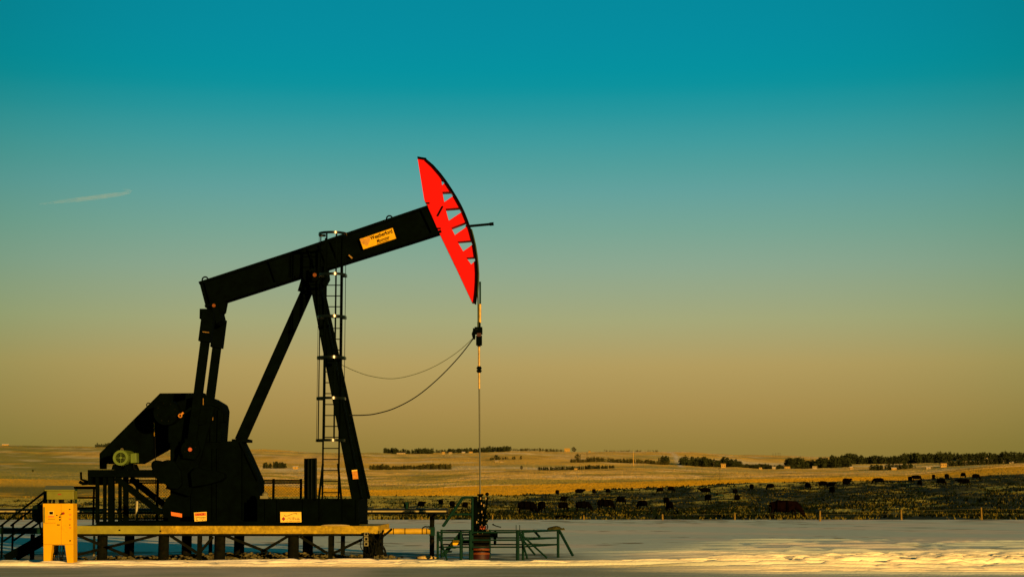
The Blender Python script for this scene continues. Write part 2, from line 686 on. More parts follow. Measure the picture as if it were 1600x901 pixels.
# shallow tracks fanning out to the right, broken by footprints, with thin blue shadows behind their lips
ysl = Y - 0.035 * (X - 4) * np.clip((Y - 40) / 10, 0, 2) + 0.35 * (fbm(X / 6 + 2, Y / 9, 2) - 0.5)
for k_, c0 in enumerate(np.concatenate([np.arange(48.2, 56, 0.95), [57.5, 59.3, 61.4, 63.6, 66.2, 69.5]])):
    q = (ysl - c0) / (0.17 if c0 < 56 else 0.22)
    amp_ = (0.045 if c0 < 56 else 0.085) * sstep(1.5 + 0.25 * max(0, c0 - 52), 6.5 + 0.25 * max(0, c0 - 52), X)
    Z += amp_ * sstep(0.40, 0.58, fbm(X / 1.8 + 3.7 * k_, Y / 3, 4, 0.6)) * (np.exp(-q * q) - 0.8 * np.exp(-(q - 1.8) ** 2))
# the near bank rises slightly to the viewer on the left
Z += 0.10 * sstep(44.5, 36.0, Y) * (1 - 0.75 * right)
band = np.exp(-((Y - 45.6) / 2.2) ** 2)
Z += 0.07 * (fbm(X / 3.2 + 60, yw / 0.42, 3, 0.55) - 0.5) * band + 0.05 * (fbm(X / 0.7 + 6, yw / 0.3, 2) - 0.5) * band
# churned, trodden snow on the right
churn = sstep(4.0, 10.0, X) * np.exp(-((Y - (47.5 + 0.25 * (X - 8))) / 5.5) ** 2)
Z += churn * 0.11 * (fbm(X / 0.62, Y / 0.30, 3, 0.6) - 0.5) * 2
hole = sstep(0.62, 0.70, fbm(X / 0.42 + 8, Y / 0.34 + 3, 2))
Z -= hole * 0.13 * (churn + 0.3 * band)
Z *= np.where(Y > 130, (135 - Y) / 5, 1)
edge = np.maximum(sstep(70, 90, np.abs(X)), sstep(-10, -30, Y))
Z = Z * (1 - edge) - 0.44 * edge
cs = np.zeros(X.shape + (3,)) + np.array((0.45, 0.51, 0.47))
# dirty gravel round the machine, trampled straw and bare patches
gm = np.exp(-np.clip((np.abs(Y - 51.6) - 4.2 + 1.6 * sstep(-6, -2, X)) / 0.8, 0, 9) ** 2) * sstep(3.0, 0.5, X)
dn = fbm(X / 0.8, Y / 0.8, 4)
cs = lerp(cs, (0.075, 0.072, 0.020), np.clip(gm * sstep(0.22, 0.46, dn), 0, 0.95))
track = np.exp(-((yw - 46.2) / 2.2) ** 2)
cs = lerp(cs, (0.34, 0.27, 0.15), sstep(0.50, 0.70, fbm(X / 2.2, Y / 0.35, 3)) * 0.55 * track * (1 - np.clip(gm, 0, 1)))
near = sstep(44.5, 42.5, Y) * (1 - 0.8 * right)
cs = lerp(cs, (0.22, 0.21, 0.11), near * (0.55 + 0.45 * fbm(X / 1.5, Y / 0.5, 3)))  # near strip darkened in colour to stand in for its shade
bare = sstep(0.66, 0.72, fbm(X / 0.9 + 5, Y / 1.6 + 2, 3)) * sstep(0.5, 0.62, fbm(X / 7 + 15, Y / 5.0 + 2, 2)) * sstep(56, 62, Y)
cs = lerp(cs, (0.64, 0.53, 0.45), sstep(0.46, 0.66, fbm(X / 6 + 1, Y / 9 + 3, 3)) * 0.6 * (1 - np.clip(gm, 0, 1)))
cs = lerp(cs, (0.16, 0.12, 0.04), bare * 0.85)
bare2 = sstep(0.60, 0.68, fbm(X / 1.2 + 25, Y / 2.2 + 2, 3)) * sstep(104, 126, Y)
cs = lerp(cs, (0.16, 0.12, 0.04), bare2 * 0.8)
lit_snow = np.clip(np.exp(-((yw - 46.2) / 2.4) ** 2) * sstep(0.25, 0.5, fbm(X / 4, Y / 0.7, 3)) + churn * 1.1 + right * np.exp(-((Y - 40.5) / 3.0) ** 2) * sstep(0.42, 0.58, fbm(X / 5 + 33, yw / 0.5, 3)), 0, 1) * (1 - np.clip(gm, 0, 1))
cs = lerp(cs, (0.86, 0.74, 0.52), lit_snow * 0.9)  # sunlight put into the snow colour: paler, warmer lit streaks and churn
rut_shade = sstep(0.56, 0.66, fbm(X / 6 + 70, yw / 0.26, 3, 0.6)) * np.exp(-((yw - 45.6) / 2.6) ** 2) * (1 - 0.6 * right)
cs = lerp(cs, (0.20, 0.16, 0.07), rut_shade * 0.8)  # dark rut gaps between the lit streaks, shade put into the colour
m_snow = mat('snow', (1, 1, 1), rough=0.75, var=0.10, scale=1.2, bump=0.35, bscale=14, spec=0.25, attr='field')
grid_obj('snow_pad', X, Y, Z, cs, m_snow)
_padX, _padY, _padZ = px_, py_, Z


def pad_z(x, y):
    i = min(len(_padX) - 1, max(0, int(np.searchsorted(_padX, x))))
    j = min(len(_padY) - 1, max(0, int(np.searchsorted(_padY, y))))
    return float(_padZ[j, i])


# ------------------------------------------------------------------ materials of the machinery
M_blk = mat('black_paint', (0.0004, 0.0011, 0.0006), rough=0.85, var=0.5, scale=4, spec=0.008, bump=0.1, bscale=40)
M_blk2 = mat('black_cage_paint', (0.0012, 0.0018, 0.0012), rough=0.22, var=0.3, scale=9, spec=0.22)
M_red = mat('red_paint', (0.36, 0.0016, 0.0012), rough=0.55, var=0.10, scale=1.3, spec=0.05, col2=(0.20, 0.0025, 0.0015), thr=(0.54, 0.85))
M_sign = mat('sign_yellow', (0.38, 0.21, 0.003), rough=0.6, var=0.12, scale=9, spec=0.06)
M_sign2 = mat('sign_cream', (0.42, 0.28, 0.035), rough=0.55, var=0.08, scale=9, spec=0.2)
M_ink = mat('ink', (0.0015, 0.0015, 0.0015), rough=0.7, var=0.1, spec=0.03)
M_orange = mat('orange_print', (0.40, 0.09, 0.008), rough=0.6, var=0.2, scale=12, spec=0.2)
M_pin = mat('red_pin', (0.22, 0.045, 0.02), rough=0.7, var=0.3, scale=20, spec=0.1)
M_stick = mat('faded_sticker', (0.27, 0.105, 0.012), rough=0.7, var=0.3, scale=12, spec=0.1)
M_cap = mat('rusty_cap', (0.10, 0.028, 0.004), rough=0.7, var=0.4, scale=20, spec=0.1)
M_redprint = mat('red_print', (0.16, 0.004, 0.004), rough=0.6, var=0.1, spec=0.2)
M_cab = mat('cabinet_paint', (0.36, 0.19, 0.0015), rough=0.6, var=0.07, scale=2, spec=0.06, bump=0.05, bscale=20, col2=(0.22, 0.11, 0.003), thr=(0.56, 0.85))
M_trafo = mat('transformer_paint', (0.085, 0.085, 0.006), rough=0.55, var=0.15, scale=4, spec=0.2)
M_deck = mat('deck_timber', (0.21, 0.140, 0.006), rough=0.85, var=0.45, scale=7, bump=0.5, bscale=18, spec=0.1, col2=(0.12, 0.08, 0.006), thr=(0.5, 0.75))
M_deck2 = mat('deck_steel', (0.135, 0.120, 0.008), rough=0.7, var=0.25, scale=3, spec=0.15)
M_pile = mat('pile_steel', (0.0025, 0.003, 0.0015), rough=0.9, var=0.5, scale=6, spec=0.01, col2=(0.010, 0.006, 0.002), thr=(0.55, 0.8))
M_green = mat('green_steel', (0.0018, 0.0125, 0.0085), rough=0.7, var=0.3, scale=6, spec=0.03)
M_dgreen = mat('dark_green_tank', (0.002, 0.005, 0.002), rough=0.6, var=0.3, scale=6, spec=0.06)
M_motor = mat('motor_green', (0.050, 0.078, 0.007), rough=0.5, var=0.15, scale=8, spec=0.25)
M_galv = mat('galvanised', (0.10, 0.09, 0.04), rough=0.5, metal=0.3, var=0.25, scale=10, spec=0.3)
M_rodyel = mat('rod_yellow', (0.27, 0.16, 0.014), rough=0.45, var=0.5, scale=12, spec=0.4)
M_rod = mat('rod_steel', (0.02, 0.026, 0.016), rough=0.45, var=0.3, scale=12, spec=0.3)
M_cable = mat('cable_rubber', (0.0015, 0.002, 0.0015), rough=0.6, var=0.2, spec=0.06)
M_cableg = mat('cable_green', (0.018, 0.028, 0.012), rough=0.6, var=0.2, spec=0.2)
M_insul = mat('insulation_yellow', (0.28, 0.17, 0.005), rough=0.55, var=0.2, scale=6, spec=0.25)
M_pipe = mat('flow_pipe', (0.003, 0.004, 0.002), rough=0.4, var=0.3, scale=4, spec=0.3)
M_casing = mat('casing_red', (0.020, 0.0018, 0.0012), rough=0.6, var=0.4, scale=8, spec=0.2)
M_bright = mat('fitting_and_highlight', (0.16, 0.09, 0.015), rough=0.35, metal=0.2, var=0.4, scale=20, spec=0.4)
M_wood = mat('post_wood', (0.12, 0.075, 0.012), rough=0.9, var=0.3, scale=8, bump=0.4, bscale=30, spec=0.1)
M_stone = mat('stone', (0.055, 0.048, 0.018), rough=0.95, var=0.7, scale=9, spec=0.1)

# ------------------------------------------------------------------ pump jack
PJ = thing('pump_jack', 'large black oil pump jack with red horse head standing on a raised deck', 'pump jack', W(430, 820, 50))
YN = 49.72  # near face of beam

# walking beam: I-section of plates
bt = [(310, 440), (460, 391), (607, 341), (668, 320.5)]
bb = [(320.5, 480), (460, 435), (640, 378.5), (690, 362.5)]
mb = MB()
top = [W(a, b, YN) for a, b in bt]
bot = [W(a, b, YN) for a, b in bb]
outer = [(p.x, p.z) for p in top] + [(p.x, p.z) for p in reversed(bot)]
mb.prism(outer, 49.86, 50.14)
th = 0.07
dirv = (top[-1] - top[0]).normalized()
nrm = Vector((-dirv.z, 0, dirv.x))
mb.prism([(p.x, p.z) for p in top] + [((p - nrm * th).x, (p - nrm * th).z) for p in reversed(top)], YN, 50.28)
mb.prism([((p + nrm * th).x, (p + nrm * th).z) for p in bot] + [(p.x, p.z) for p in reversed(bot)], YN, 50.28)
beam = mb.build('walking_beam', M_blk, PJ)


def lerp2(a, b, t):
    return (a[0] + (b[0] - a[0]) * t, a[1] + (b[1] - a[1]) * t)


for t in (0.02, 0.30, 0.47, 0.52, 0.57, 0.97):
    a = lerp2((312, 441), (668, 321), t)
    b = lerp2((322, 478), (688, 363), t)
    A, B = W(*a, YN), W(*b, YN)
    m2 = MB()
    for y0 in (49.745, 50.145):
        m2.bar((A.x, y0 + 0.055, A.z), (B.x, y0 + 0.055, B.z), 0.03, 0.11)
    m2.each('stiffener', M_blk, beam)
for cx_, cy_ in ((320.5, 437), (608.5, 341.5)):
    c_ = W(cx_, cy_, 50)
    MB().ring((c_.x, 50, c_.z), 0.085, 0.022, 'Y', 14).build('lifting_eye', M_blk, beam, smooth=True)
# name plate with its lettering
ang = math.atan2(W(615, 355, YN).z - W(562, 373, YN).z, W(615, 355, YN).x - W(562, 373, YN).x)
yp = YN - 0.02
plate_px = [(562, 373.5), (613.5, 356.0), (619.0, 372.5), (567.8, 389.5)]
plate = MB().pprism(plate_px, yp, yp + 0.03).build('name_plate', M_sign, beam)
plate['label'] = 'yellow name plate with black lettering'
o1 = W(579.6, 375.0, yp)
text_mesh('Weatherford', 0.165, (o1.x, yp - 0.004, o1.z), ang, 0.0, 'lettering', M_ink, plate, bold=0.004, sx=0.76)
o2 = W(589.0, 379.6, yp)
text_mesh('Maximizer', 0.15, (o2.x, yp - 0.004, o2.z), ang, 0.35, 'lettering', M_ink, plate, bold=0.002, sx=0.62)
a_, b_ = W(589.0, 381.4, yp), W(608, 375.0, yp)
MB().bar((a_.x, yp - 0.004, a_.z), (b_.x, yp - 0.004, b_.z), 0.014, 0.006).build('underline', M_ink, plate)
M_fade = mat('faded_print', (0.27, 0.13, 0.01), rough=0.6, var=0.3, scale=14, spec=0.2)
hb = W(571.5, 376.5, yp)
hp = [(0, -0.17), (0.12, -0.03), (0.155, 0.06), (0.11, 0.12), (0.03, 0.09), (0, 0.04), (-0.03, 0.09), (-0.11, 0.12), (-0.155, 0.06), (-0.12, -0.03)]
ca_, sa_ = math.cos(ang), math.sin(ang)
MB().prism([(hb.x + p[0] * ca_ - p[1] * sa_, hb.z + p[0] * sa_ + p[1] * ca_) for p in hp], yp - 0.005, yp - 0.001).build('faded_emblem', M_fade, plate)
a_, b_ = W(545, 398.5, YN), W(550.5, 403.5, YN)
MB().bar(a_, b_, 0.04, 0.03).build('grease_fitting', M_bright, beam)

# horse head: deep plate with six openings, curved wear plate on its front
zz = lambda l: [(620 + a / 3.467, 230 + b / 3.467) for a, b in l]
arc = zz([(160, 66), (200, 100), (240, 145), (270, 185), (300, 230), (326, 272), (350, 315), (369, 355), (385, 395), (402, 442), (415, 490), (425, 535), (432, 580), (437, 630), (440, 680), (439, 730), (436, 780), (428, 843)])
arc_in = zz([(158, 72), (195, 106), (234, 151), (263, 190), (292, 234), (318, 276), (342, 319), (361, 358), (377, 398), (394, 445), (407, 492), (417, 537), (424, 582), (429, 630), (432, 680), (431, 730), (428, 780), (421, 840)])
back = zz([(408, 838), (320, 650), (232, 468), (165, 315), (148, 283), (112, 60)])
holes = [zz(h) for h in ([(240, 172), (250, 176), (262, 191), (244, 207)], [(247, 242), (292, 240), (308, 262), (257, 297)],
                         [(264, 333), (338, 327), (353, 350), (282, 397)], [(295, 436), (372, 406), (381, 428), (315, 475)],
                         [(328, 510), (402, 504), (410, 527), (360, 563)], [(376, 597), (421, 594), (424, 614), (403, 634)])]
YH0, YH1 = 49.80, 50.20
head = MB().pprism(arc_in + back, YH0, YH1, holes).build('horse_head', M_red, PJ)
head['label'] = 'bright red horse head with six openings'
MB().pprism(arc + list(reversed(arc_in)), 49.70, 50.30, yref=YH0).build('wear_plate', M_blk, head)
MB().pprism(zz([(112, 52), (160, 60), (160, 70), (112, 62)]), 49.74, 50.26, yref=YH0).build('top_plate', M_blk, head)
a_, b_ = W(684, 337.5, YH0), W(692, 322.5, YH0)
MB().bar(a_ - Vector((0, 0.03, 0)), b_ - Vector((0, 0.03, 0)), 0.035, 0.05).build('latch', M_blk, head)
m2 = MB()
for p in ((668.5, 317.5), (686, 357)):
    q = W(*p, YH0)
    m2.box((q.x - 0.05, YH0 - 0.03, q.z - 0.02), (q.x + 0.05, YH0 + 0.01, q.z + 0.02))
m2.each('hinge_pin', M_blk, head)
a_, b_ = W(727.5, 353.8, 50), W(766, 350.2, 50)
m2 = MB().bar(a_, b_, 0.065, 0.07).bar(W(765, 350.3, 50), W(771.4, 349.7, 50), 0.085, 0.09)
m2.build('stop_bar', M_blk, head)

# saddle bearing
m2 = MB()
m2.pprism([(474, 424), (508, 415), (510, 430), (503, 443), (482, 446), (473, 433)], 49.45, 50.55)
s0 = W(491, 431, 49.3)
m2.tube((s0.x, 49.25, s0.z), (s0.x, 50.75, s0.z), 0.16, 18)
sad = m2.build('saddle_bearing', M_blk, PJ, smooth=True)
MB().disc((s0.x + 0.02, s0.z + 0.02), 0.055, 49.22, 49.26, 14).build('bearing_cap', M_cap, sad)

# samson post
A = W(493, 442, 49.6)
B = W(558.5, 779, 48.72)
for sgn in (-1, 1):
    leg = MB()
    a = Vector((A.x, 50 + sgn * 0.4, A.z))
    b = Vector((B.x, 50 + sgn * 1.28, B.z))
    leg.bar(a, b, 0.25, 0.22)
    off = Vector((0.13, 0, 0.03))
    leg.bar(a + off, b + off, 0.035, 0.30)
    leg.bar(a - off, b - off, 0.035, 0.30)
    lo = leg.build('front_leg', M_blk, PJ)
    if sgn < 0:
        st = MB().pprism([(549.5, 734), (558, 733.2), (559.8, 747.5), (551.5, 748.2)], 48.58, 48.60).build('sticker', M_stick, lo)
        MB().pprism([(549.5, 734), (558, 733.2), (558.2, 735), (549.7, 735.8)], 48.575, 48.579).build('sticker_edge', M_sign2, lo)
rl = MB().bar(W(485, 443, 50), W(375.8, 688, 50), 0.30, 0.34)
rl.bar(W(484, 438, 49.74), W(478, 458, 49.74), 0.5, 0.04).bar(W(484, 438, 50.26), W(478, 458, 50.26), 0.5, 0.04)
rl.build('rear_leg', M_blk, PJ)
MB().pprism([(362, 685.5), (388, 685.5), (388, 690), (362, 690)], 49.6, 50.4).build('leg_foot', M_blk, PJ)
cb = MB()
for t in (0.3, 0.62, 0.9):
    p = A.lerp(B, t)
    dy = 0.4 + (1.28 - 0.4) * t
    cb.bar((p.x, 50 - dy, p.z), (p.x, 50 + dy, p.z), 0.1, 0.1, (0, 0, 1))
cb.each('cross_tie', M_blk, PJ)

# caged ladder on the near side
YL = 48.28
xl0, xl1 = W(506, 600, YL).x, W(531, 600, YL).x
zb, zt_ = W(518, 779, YL).z, W(518, 372, YL).z
lad = MB().bar((xl0, YL, zb), (xl0, YL, zt_), 0.045, 0.06).bar((xl1, YL, zb), (xl1, YL, zt_), 0.045, 0.06).build('ladder', M_blk, PJ)
z = zb + 0.18
while z < zt_ - 0.1:
    MB().tube((xl0, YL, z), (xl1, YL, z), 0.014, 6).build('rung', M_blk, lad)
    z += 0.3045
xc, rc = (xl0 + xl1) / 2, 0.395
hoop_rows = [362.5, 427, 493, 557, 621, 687]
Yc = YL - 0.26
zh = [W(518, r_, Yc - rc).z for r_ in hoop_rows]


def hoop(z):
    h = MB()
    n = 26
    vs = []
    for i in range(n + 1):
        a = math.pi + math.pi * i / n
        for rr in (rc, rc - 0.012):
            for dz in (-0.035, 0.035):
                vs.append((xc + rr * math.cos(a), Yc + rr * math.sin(a), z + dz))
    fs = []
    for i in range(n):
        o = i * 4
        fs += [(o, o + 4, o + 5, o + 1), (o + 2, o + 3, o + 7, o + 6), (o + 1, o + 5, o + 7, o + 3), (o, o + 2, o + 6, o + 4)]
    h.add(vs, fs)
    for s_, xr in ((-1, xl0), (1, xl1)):
        h.bar((xc + s_ * rc, Yc, z), (xc + s_ * rc, YL - 0.02, z), 0.012, 0.07, (0, 0, 1))
        h.bar((xc + s_ * rc, YL - 0.02, z), (xr, YL - 0.02, z), 0.012, 0.07, (0, 0, 1))
    return h


cage = hoop(zh[0]).build('safety_cage', M_blk2, PJ, smooth=True)
for z in zh[1:]:
    hoop(z).build('hoop', M_blk2, cage, smooth=True)
for a in (183, 215, 250, 292, 325, 357):
    a = R(a)
    x, y = xc + (rc - 0.018) * math.cos(a), Yc + (rc - 0.018) * math.sin(a)
    d_ = Vector((-math.sin(a), math.cos(a), 0))
    MB().bar((x, y, zh[-1] - 0.02), (x, y, zh[0] + 0.02), 0.010, 0.046, d_).build('strap', M_blk, cage)
gr = MB()
for s_ in (-1, 1):
    xg = xc + s_ * 0.31
    gr.bar((xg - s_ * 0.10, YL - 0.1, W(518, 724, YL).z), (xg, YL - 0.1, zb), 0.06, 0.05)
gr.each('grab_rail', M_blk, lad)

# tail bearing, equalizer, pitman arms
m2 = MB().pprism([(323, 478), (352, 470), (349, 486), (343, 492), (330, 492)], 49.75, 50.25)
m2.pprism([(329, 476), (340, 474), (346, 500), (338, 505)], 49.55, 50.45)
tb = m2.build('tail_bearing', M_blk, PJ)
q = W(334, 477, 49.5)
MB().disc((q.x, q.z), 0.05, 49.5, 49.56, 10).build('bearing_cap', M_cap, tb)
q = W(338, 496, 50)
eq = MB().bar((q.x - 0.15, 48.9, q.z), (q.x - 0.15, 51.1, q.z), 0.28, 0.28, (1, 0, 0)).build('equalizer', M_blk, PJ)
near_top = W(323.5, 511, 49.02)
pin_n = W(298.5, 702, 49.02)
for sgn in (-1, 1):
    Yp = 50 + sgn * 0.98
    pm = MB()
    t0 = Vector((near_top.x, Yp, near_top.z))
    b0 = Vector((pin_n.x, Yp, pin_n.z))
    dz = (b0 - t0).normalized()
    pm.bar(t0 + dz * 0.38, b0 - dz * 0.1, 0.24, 0.2)
    arm = pm.build('pitman_arm', M_blk, PJ)
    MB().bar(t0 - dz * 0.42, t0 + dz * 0.42, 0.33, 0.40).build('pitman_head', M_blk, arm)
    sl = MB()
    u = Vector((-dz.z, 0, dz.x))
    if sgn < 0:
        c_ = t0 + dz * 0.16 - Vector((0, 0.22, 0))
        sl.bar(c_ - u * 0.07, c_ + u * 0.12, 0.02, 0.02)
        sl.build('shim', M_bright, arm)
    fm = MB()
    fm.bar(b0 - dz * 0.28, b0 + dz * 0.26, 0.36, 0.24)
    fm.disc((b0.x, b0.z), 0.26, Yp - 0.13, Yp + 0.13, 24)
    fm.build('pin_bearing', M_blk, arm, smooth=True)
    if sgn < 0:
        MB().disc((b0.x, b0.z), 0.055, Yp - 0.16, Yp - 0.12, 16).build('pin_nut', M_pin, arm)
        rg = MB()
        for k in range(6):
            a = k * math.pi / 3 + 0.4
            rg.disc((b0.x + 0.16 * math.cos(a), b0.z + 0.16 * math.sin(a)), 0.016, Yp - 0.15, Yp - 0.12, 6)
        rg.each('bolt', M_pile, arm)

# cranks and counterweights
shaft = W(316, 655, 49.2)
for sgn in (-1, 1):
    y0, y1 = (49.12, 49.34) if sgn < 0 else (50.66, 50.88)
    sh = Vector((shaft.x, y0, shaft.z))
    pn = Vector((pin_n.x, y0, pin_n.z))
    d_ = (pn - sh).normalized()
    u = Vector((-d_.z, 0, d_.x))
    e = sh + d_ * 2.15
    s = sh - d_ * 0.4
    cr_ = MB().prism([((p).x, (p).z) for p in (s - u * 0.24, s + u * 0.24, e + u * 0.36, e - u * 0.36)], y0, y1)
    crank = cr_.build('crank', M_blk, PJ)
    def weight(poly):
        P = [W(a, b, 48.9) for a, b in poly]
        w_ = MB().prism([(p.x, p.z) for p in P], y0 - (0.24 if sgn < 0 else 0.06), y1 + (0.06 if sgn < 0 else 0.24))
        return w_.build('counterweight', M_blk, crank, bevel=0.06)
    weight([(235.5, 726), (238, 720), (244, 718), (252, 720.5), (262, 717.5), (272, 720), (282, 735), (284, 756), (277, 764), (265, 763), (258, 756), (248, 752), (240, 742)])
    weight([(297, 738), (306, 729), (318, 733), (336, 735), (350, 739), (351, 746), (344, 751), (322, 757), (300, 760)])

# gear reducer with its cover, brake drum and lever
gbx = MB().pprism([(262, 632), (300, 620), (318, 617), (331, 621), (346, 630), (349, 640), (345, 692), (262, 692)], 49.42, 50.58)
gear = gbx.build('gear_reducer', M_blk, PJ, bevel=0.04)
cv = MB().pprism([(310, 621), (324, 620), (336, 627), (345, 634.5), (347, 641), (344, 641), (342, 637), (332, 633), (310, 633)], 49.36, 50.64)
cv.build('cover', M_blk, gear)
bx_ = MB().pprism([(343, 648), (354.5, 646.5), (354.5, 658.5), (343, 658)], 49.6, 49.9)
bx_.build('breather_box', M_blk, gear)
fl = MB()
for xx in (318.5, 331, 342):
    p = W(xx, 664, 49.3)
    fl.box((p.x - 0.05, 49.35, W(xx, 690, 49.3).z), (p.x + 0.05, 49.42, W(xx, 640, 49.3).z))
fl.each('rib', M_blk, gear)
pf = MB()
for xx, ya, yb in ((329, 643, 656), (332.3, 643, 656), (317.5, 622, 634), (317.8, 670, 680)):
    a_, b_ = W(xx, ya, 49.31), W(xx, yb, 49.31)
    pf.tube(a_, b_, 0.013, 6)
pf.each('highlight_tube', M_bright, gear)  # thin bright tubes stand in for the yellow highlights on the housing
sx_ = MB().disc((shaft.x, shaft.z), 0.16, 49.0, 49.45, 18).disc((shaft.x, shaft.z), 0.16, 50.55, 51.0, 18)
sx_.each('crank_shaft', M_blk, gear, smooth=True)
bd = W(261, 644, 49.1)
drum = MB().disc((bd.x, bd.z), 0.36, 48.98, 49.45, 32).build('brake_drum', M_blk, gear, smooth=True)
bo = MB()
for k in range(8):
    a = 2 * math.pi * k / 8 + 0.3
    bo.disc((bd.x + 0.26 * math.cos(a), bd.z + 0.26 * math.sin(a)), 0.018, 48.955, 48.98, 6)
bo.each('bolt', M_pile, drum)
lv = MB().bar(W(284, 648, 48.9), W(299, 637, 48.9), 0.07, 0.05).build('brake_lever', M_blk, gear)
p = W(281.5, 649, 48.86)
hd = MB().ring((p.x, 48.86, p.z), 0.045, 0.018, 'Y', 14)
hd.bar(p + Vector((0.03, 0, 0.03)), p + Vector((0.09, 0, 0.09)), 0.05, 0.03)
hd.build('lever_eye', M_stick, lv, smooth=True)

# belt guard: flat box behind the motor
gp = [(155.5, 732), (155.5, 708), (250, 614), (318, 613.5), (318, 672), (268, 698), (222, 724), (162, 724), (162, 732)]
bgd = MB().pprism(gp, 50.55, 50.95, yref=50.55).build('belt_guard', M_blk, PJ)
p = W(231, 632, 50.6)
MB().ring((p.x, 50.7, p.z), 0.06, 0.016, 'Y', 12).build('lifting_eye', M_blk, bgd, smooth=True)
a_, b_ = W(241, 659.5, 50.5), W(241.6, 681, 50.5)
MB().bar(a_, b_, 0.022, 0.02).build('reflector_strip', M_sign, bgd)
a_, b_ = W(241.5, 640, 50.48), W(244, 802, 50.48)
MB().tube(a_, b_, 0.012, 6).build('brake_cable', M_cable, PJ)

# motor on its table
mc = W(189.5, 714.8, 49.3)
mo = MB().disc((mc.x, mc.z), 0.205, 49.32, 50.35, 32)
mot = mo.build('motor', M_motor, PJ, smooth=True)
cw = MB()
n = 32
ring_o = [(mc.x + 0.215 * math.cos(2 * math.pi * i / n), mc.z + 0.215 * math.sin(2 * math.pi * i / n)) for i in range(n)]
ring_i = [(mc.x + 0.145 * math.cos(2 * math.pi * i / n), mc.z + 0.145 * math.sin(2 * math.pi * i / n)) for i in range(n)]
cw.prism(ring_o, 49.20, 49.34, [ring_i])
fan = cw.build('fan_cowl', M_motor, mot, smooth=True)
MB().disc((mc.x, mc.z), 0.143, 49.30, 49.318, 24).build('fan_opening', M_blk, mot)
gg = MB().disc((mc.x, mc.z), 0.038, 49.22, 49.30, 14)
for k in range(4):
    a = math.pi / 2 * k + math.pi / 2
    gg.bar((mc.x, 49.24, mc.z), (mc.x + 0.16 * math.cos(a), 49.24, mc.z + 0.16 * math.sin(a)), 0.012, 0.012)
for rr in (0.075, 0.11):
    gg.ring((mc.x, 49.245, mc.z), rr, 0.004, 'Y', 24, 4)
gg.build('fan_guard', M_motor, mot)
fn = MB()
for k in range(28):
    a = 2 * math.pi * k / 28
    fn.bar((mc.x + 0.21 * math.cos(a), 49.36, mc.z + 0.21 * math.sin(a)), (mc.x + 0.21 * math.cos(a), 50.3, mc.z + 0.21 * math.sin(a)), 0.012, 0.03, (math.cos(a), 0, math.sin(a)))
fn.build('cooling_fin', M_motor, mot)['kind'] = 'stuff'
jb = MB().pprism([(203.5, 708.5), (212.8, 707), (213.2, 722.5), (203.8, 723)], 49.45, 49.8).build('terminal_box', M_motor, mot, bevel=0.015)
cc = MB().path([W(208.5, 722, 49.5), W(208.8, 727, 49.5), W(209.5, 732, 49.5), W(213, 733, 49.5)], 0.02, 6).build('conduit', M_cable, mot)
p = W(190.5, 702, 49.7)
MB().ring((p.x, 49.7, p.z), 0.032, 0.012, 'Y', 12).build('lifting_eye', M_galv, mot)
ft = MB()
for xx in (179.5, 199):
    ft.pprism([(xx - 5.5, 733), (xx - 3, 725), (xx + 4, 724), (xx + 8, 733)], 49.35, 50.3)
ft.each('motor_foot', M_blk, mot)
tbm = MB().pprism([(137, 733.5), (243, 733.5), (243, 744.5), (137, 744.5)], 48.9, 51.1)
tbm.pprism([(137, 744.5), (142.5, 744.5), (142.5, 757), (137, 757)], 48.95, 51.05)
tab = tbm.build('motor_table', M_blk, PJ)
for xx, w_ in ((151.5, 5), (163, 4.5), (172.5, 8)):
    for yy in (49.0, 50.9):
        MB().pprism([(xx - w_ / 2, 744.5), (xx + w_ / 2, 744.5), (xx + w_ / 2, 816), (xx - w_ / 2, 816)], yy, yy + 0.12, yref=49.0).build('table_leg', M_blk, tab)
for yy in (49.0, 50.9):
    a_, b_ = W(180, 746, 49.0), W(251, 801, 49.0)
    MB().bar((a_.x, yy + 0.06, a_.z), (b_.x, yy + 0.06, b_.z), 0.17, 0.1).build('brace', M_blk, tab)
hk = MB().path([W(126.5, 737, 49.2), W(126.8, 748, 49.2), W(131, 750, 49.2), W(137, 752, 49.2)], 0.035, 6)
hk.path([W(124, 752, 49.2), W(130, 755, 49.2), W(138, 754, 49.2)], 0.05, 6)
hk.build('tow_hook', M_blk, tab)

# pedestal and skid
ped = MB().pprism([(266, 692), (375, 688), (387, 712), (404, 750), (404, 816), (254.5, 816), (254.5, 790), (259, 780), (266, 772)], 49.42, 50.58)
pede = ped.build('pedestal', M_blk, PJ)
rb = MB()
for xx in (300, 333, 340, 380):
    a_, b_ = W(xx, 700, 49.39), W(xx, 812, 49.39)
    rb.bar(a_, b_, 0.04, 0.06)
rb.bar(W(376, 690, 49.38), W(404, 750, 49.38), 0.06, 0.1)
rb.each('rib', M_blk, pede)
sk = MB().pprism([(402, 778.5), (560, 778.5), (560, 816), (402, 816)], 48.45, 51.55, yref=48.45)
sk.pprism([(150, 814), (560.2, 814), (560.2, 820.6), (150, 820.6)], 48.4, 48.7)
skid = sk.build('skid_base', M_blk, PJ)
a_, b_ = W(150, 814, 48.4), W(560.2, 820.6, 48.4)
MB().box((a_.x, 51.3, b_.z), (b_.x, 51.6, a_.z)).build('skid_rail', M_blk, skid)
rb = MB()
for xx in (415, 434, 474, 500, 536, 557):
    rb.bar(W(xx, 780, 48.43), W(xx, 814, 48.43), 0.035, 0.05)
rb.each('rib', M_blk, skid)
p = W(414, 773, 48.6)
MB().ball(p, 0.09, 10).box((p.x - 0.12, 48.5, p.z - 0.1), (p.x + 0.1, 48.7, p.z - 0.02)).build('drain_fitting', M_galv, skid)


def flat_sign(px0, py0, px1, py1, y, parent, m, name='sign_plate'):
    return MB().pprism([(px0, py0), (px1, py0), (px1, py1), (px0, py1)], y, y + 0.012).build(name, m, parent)


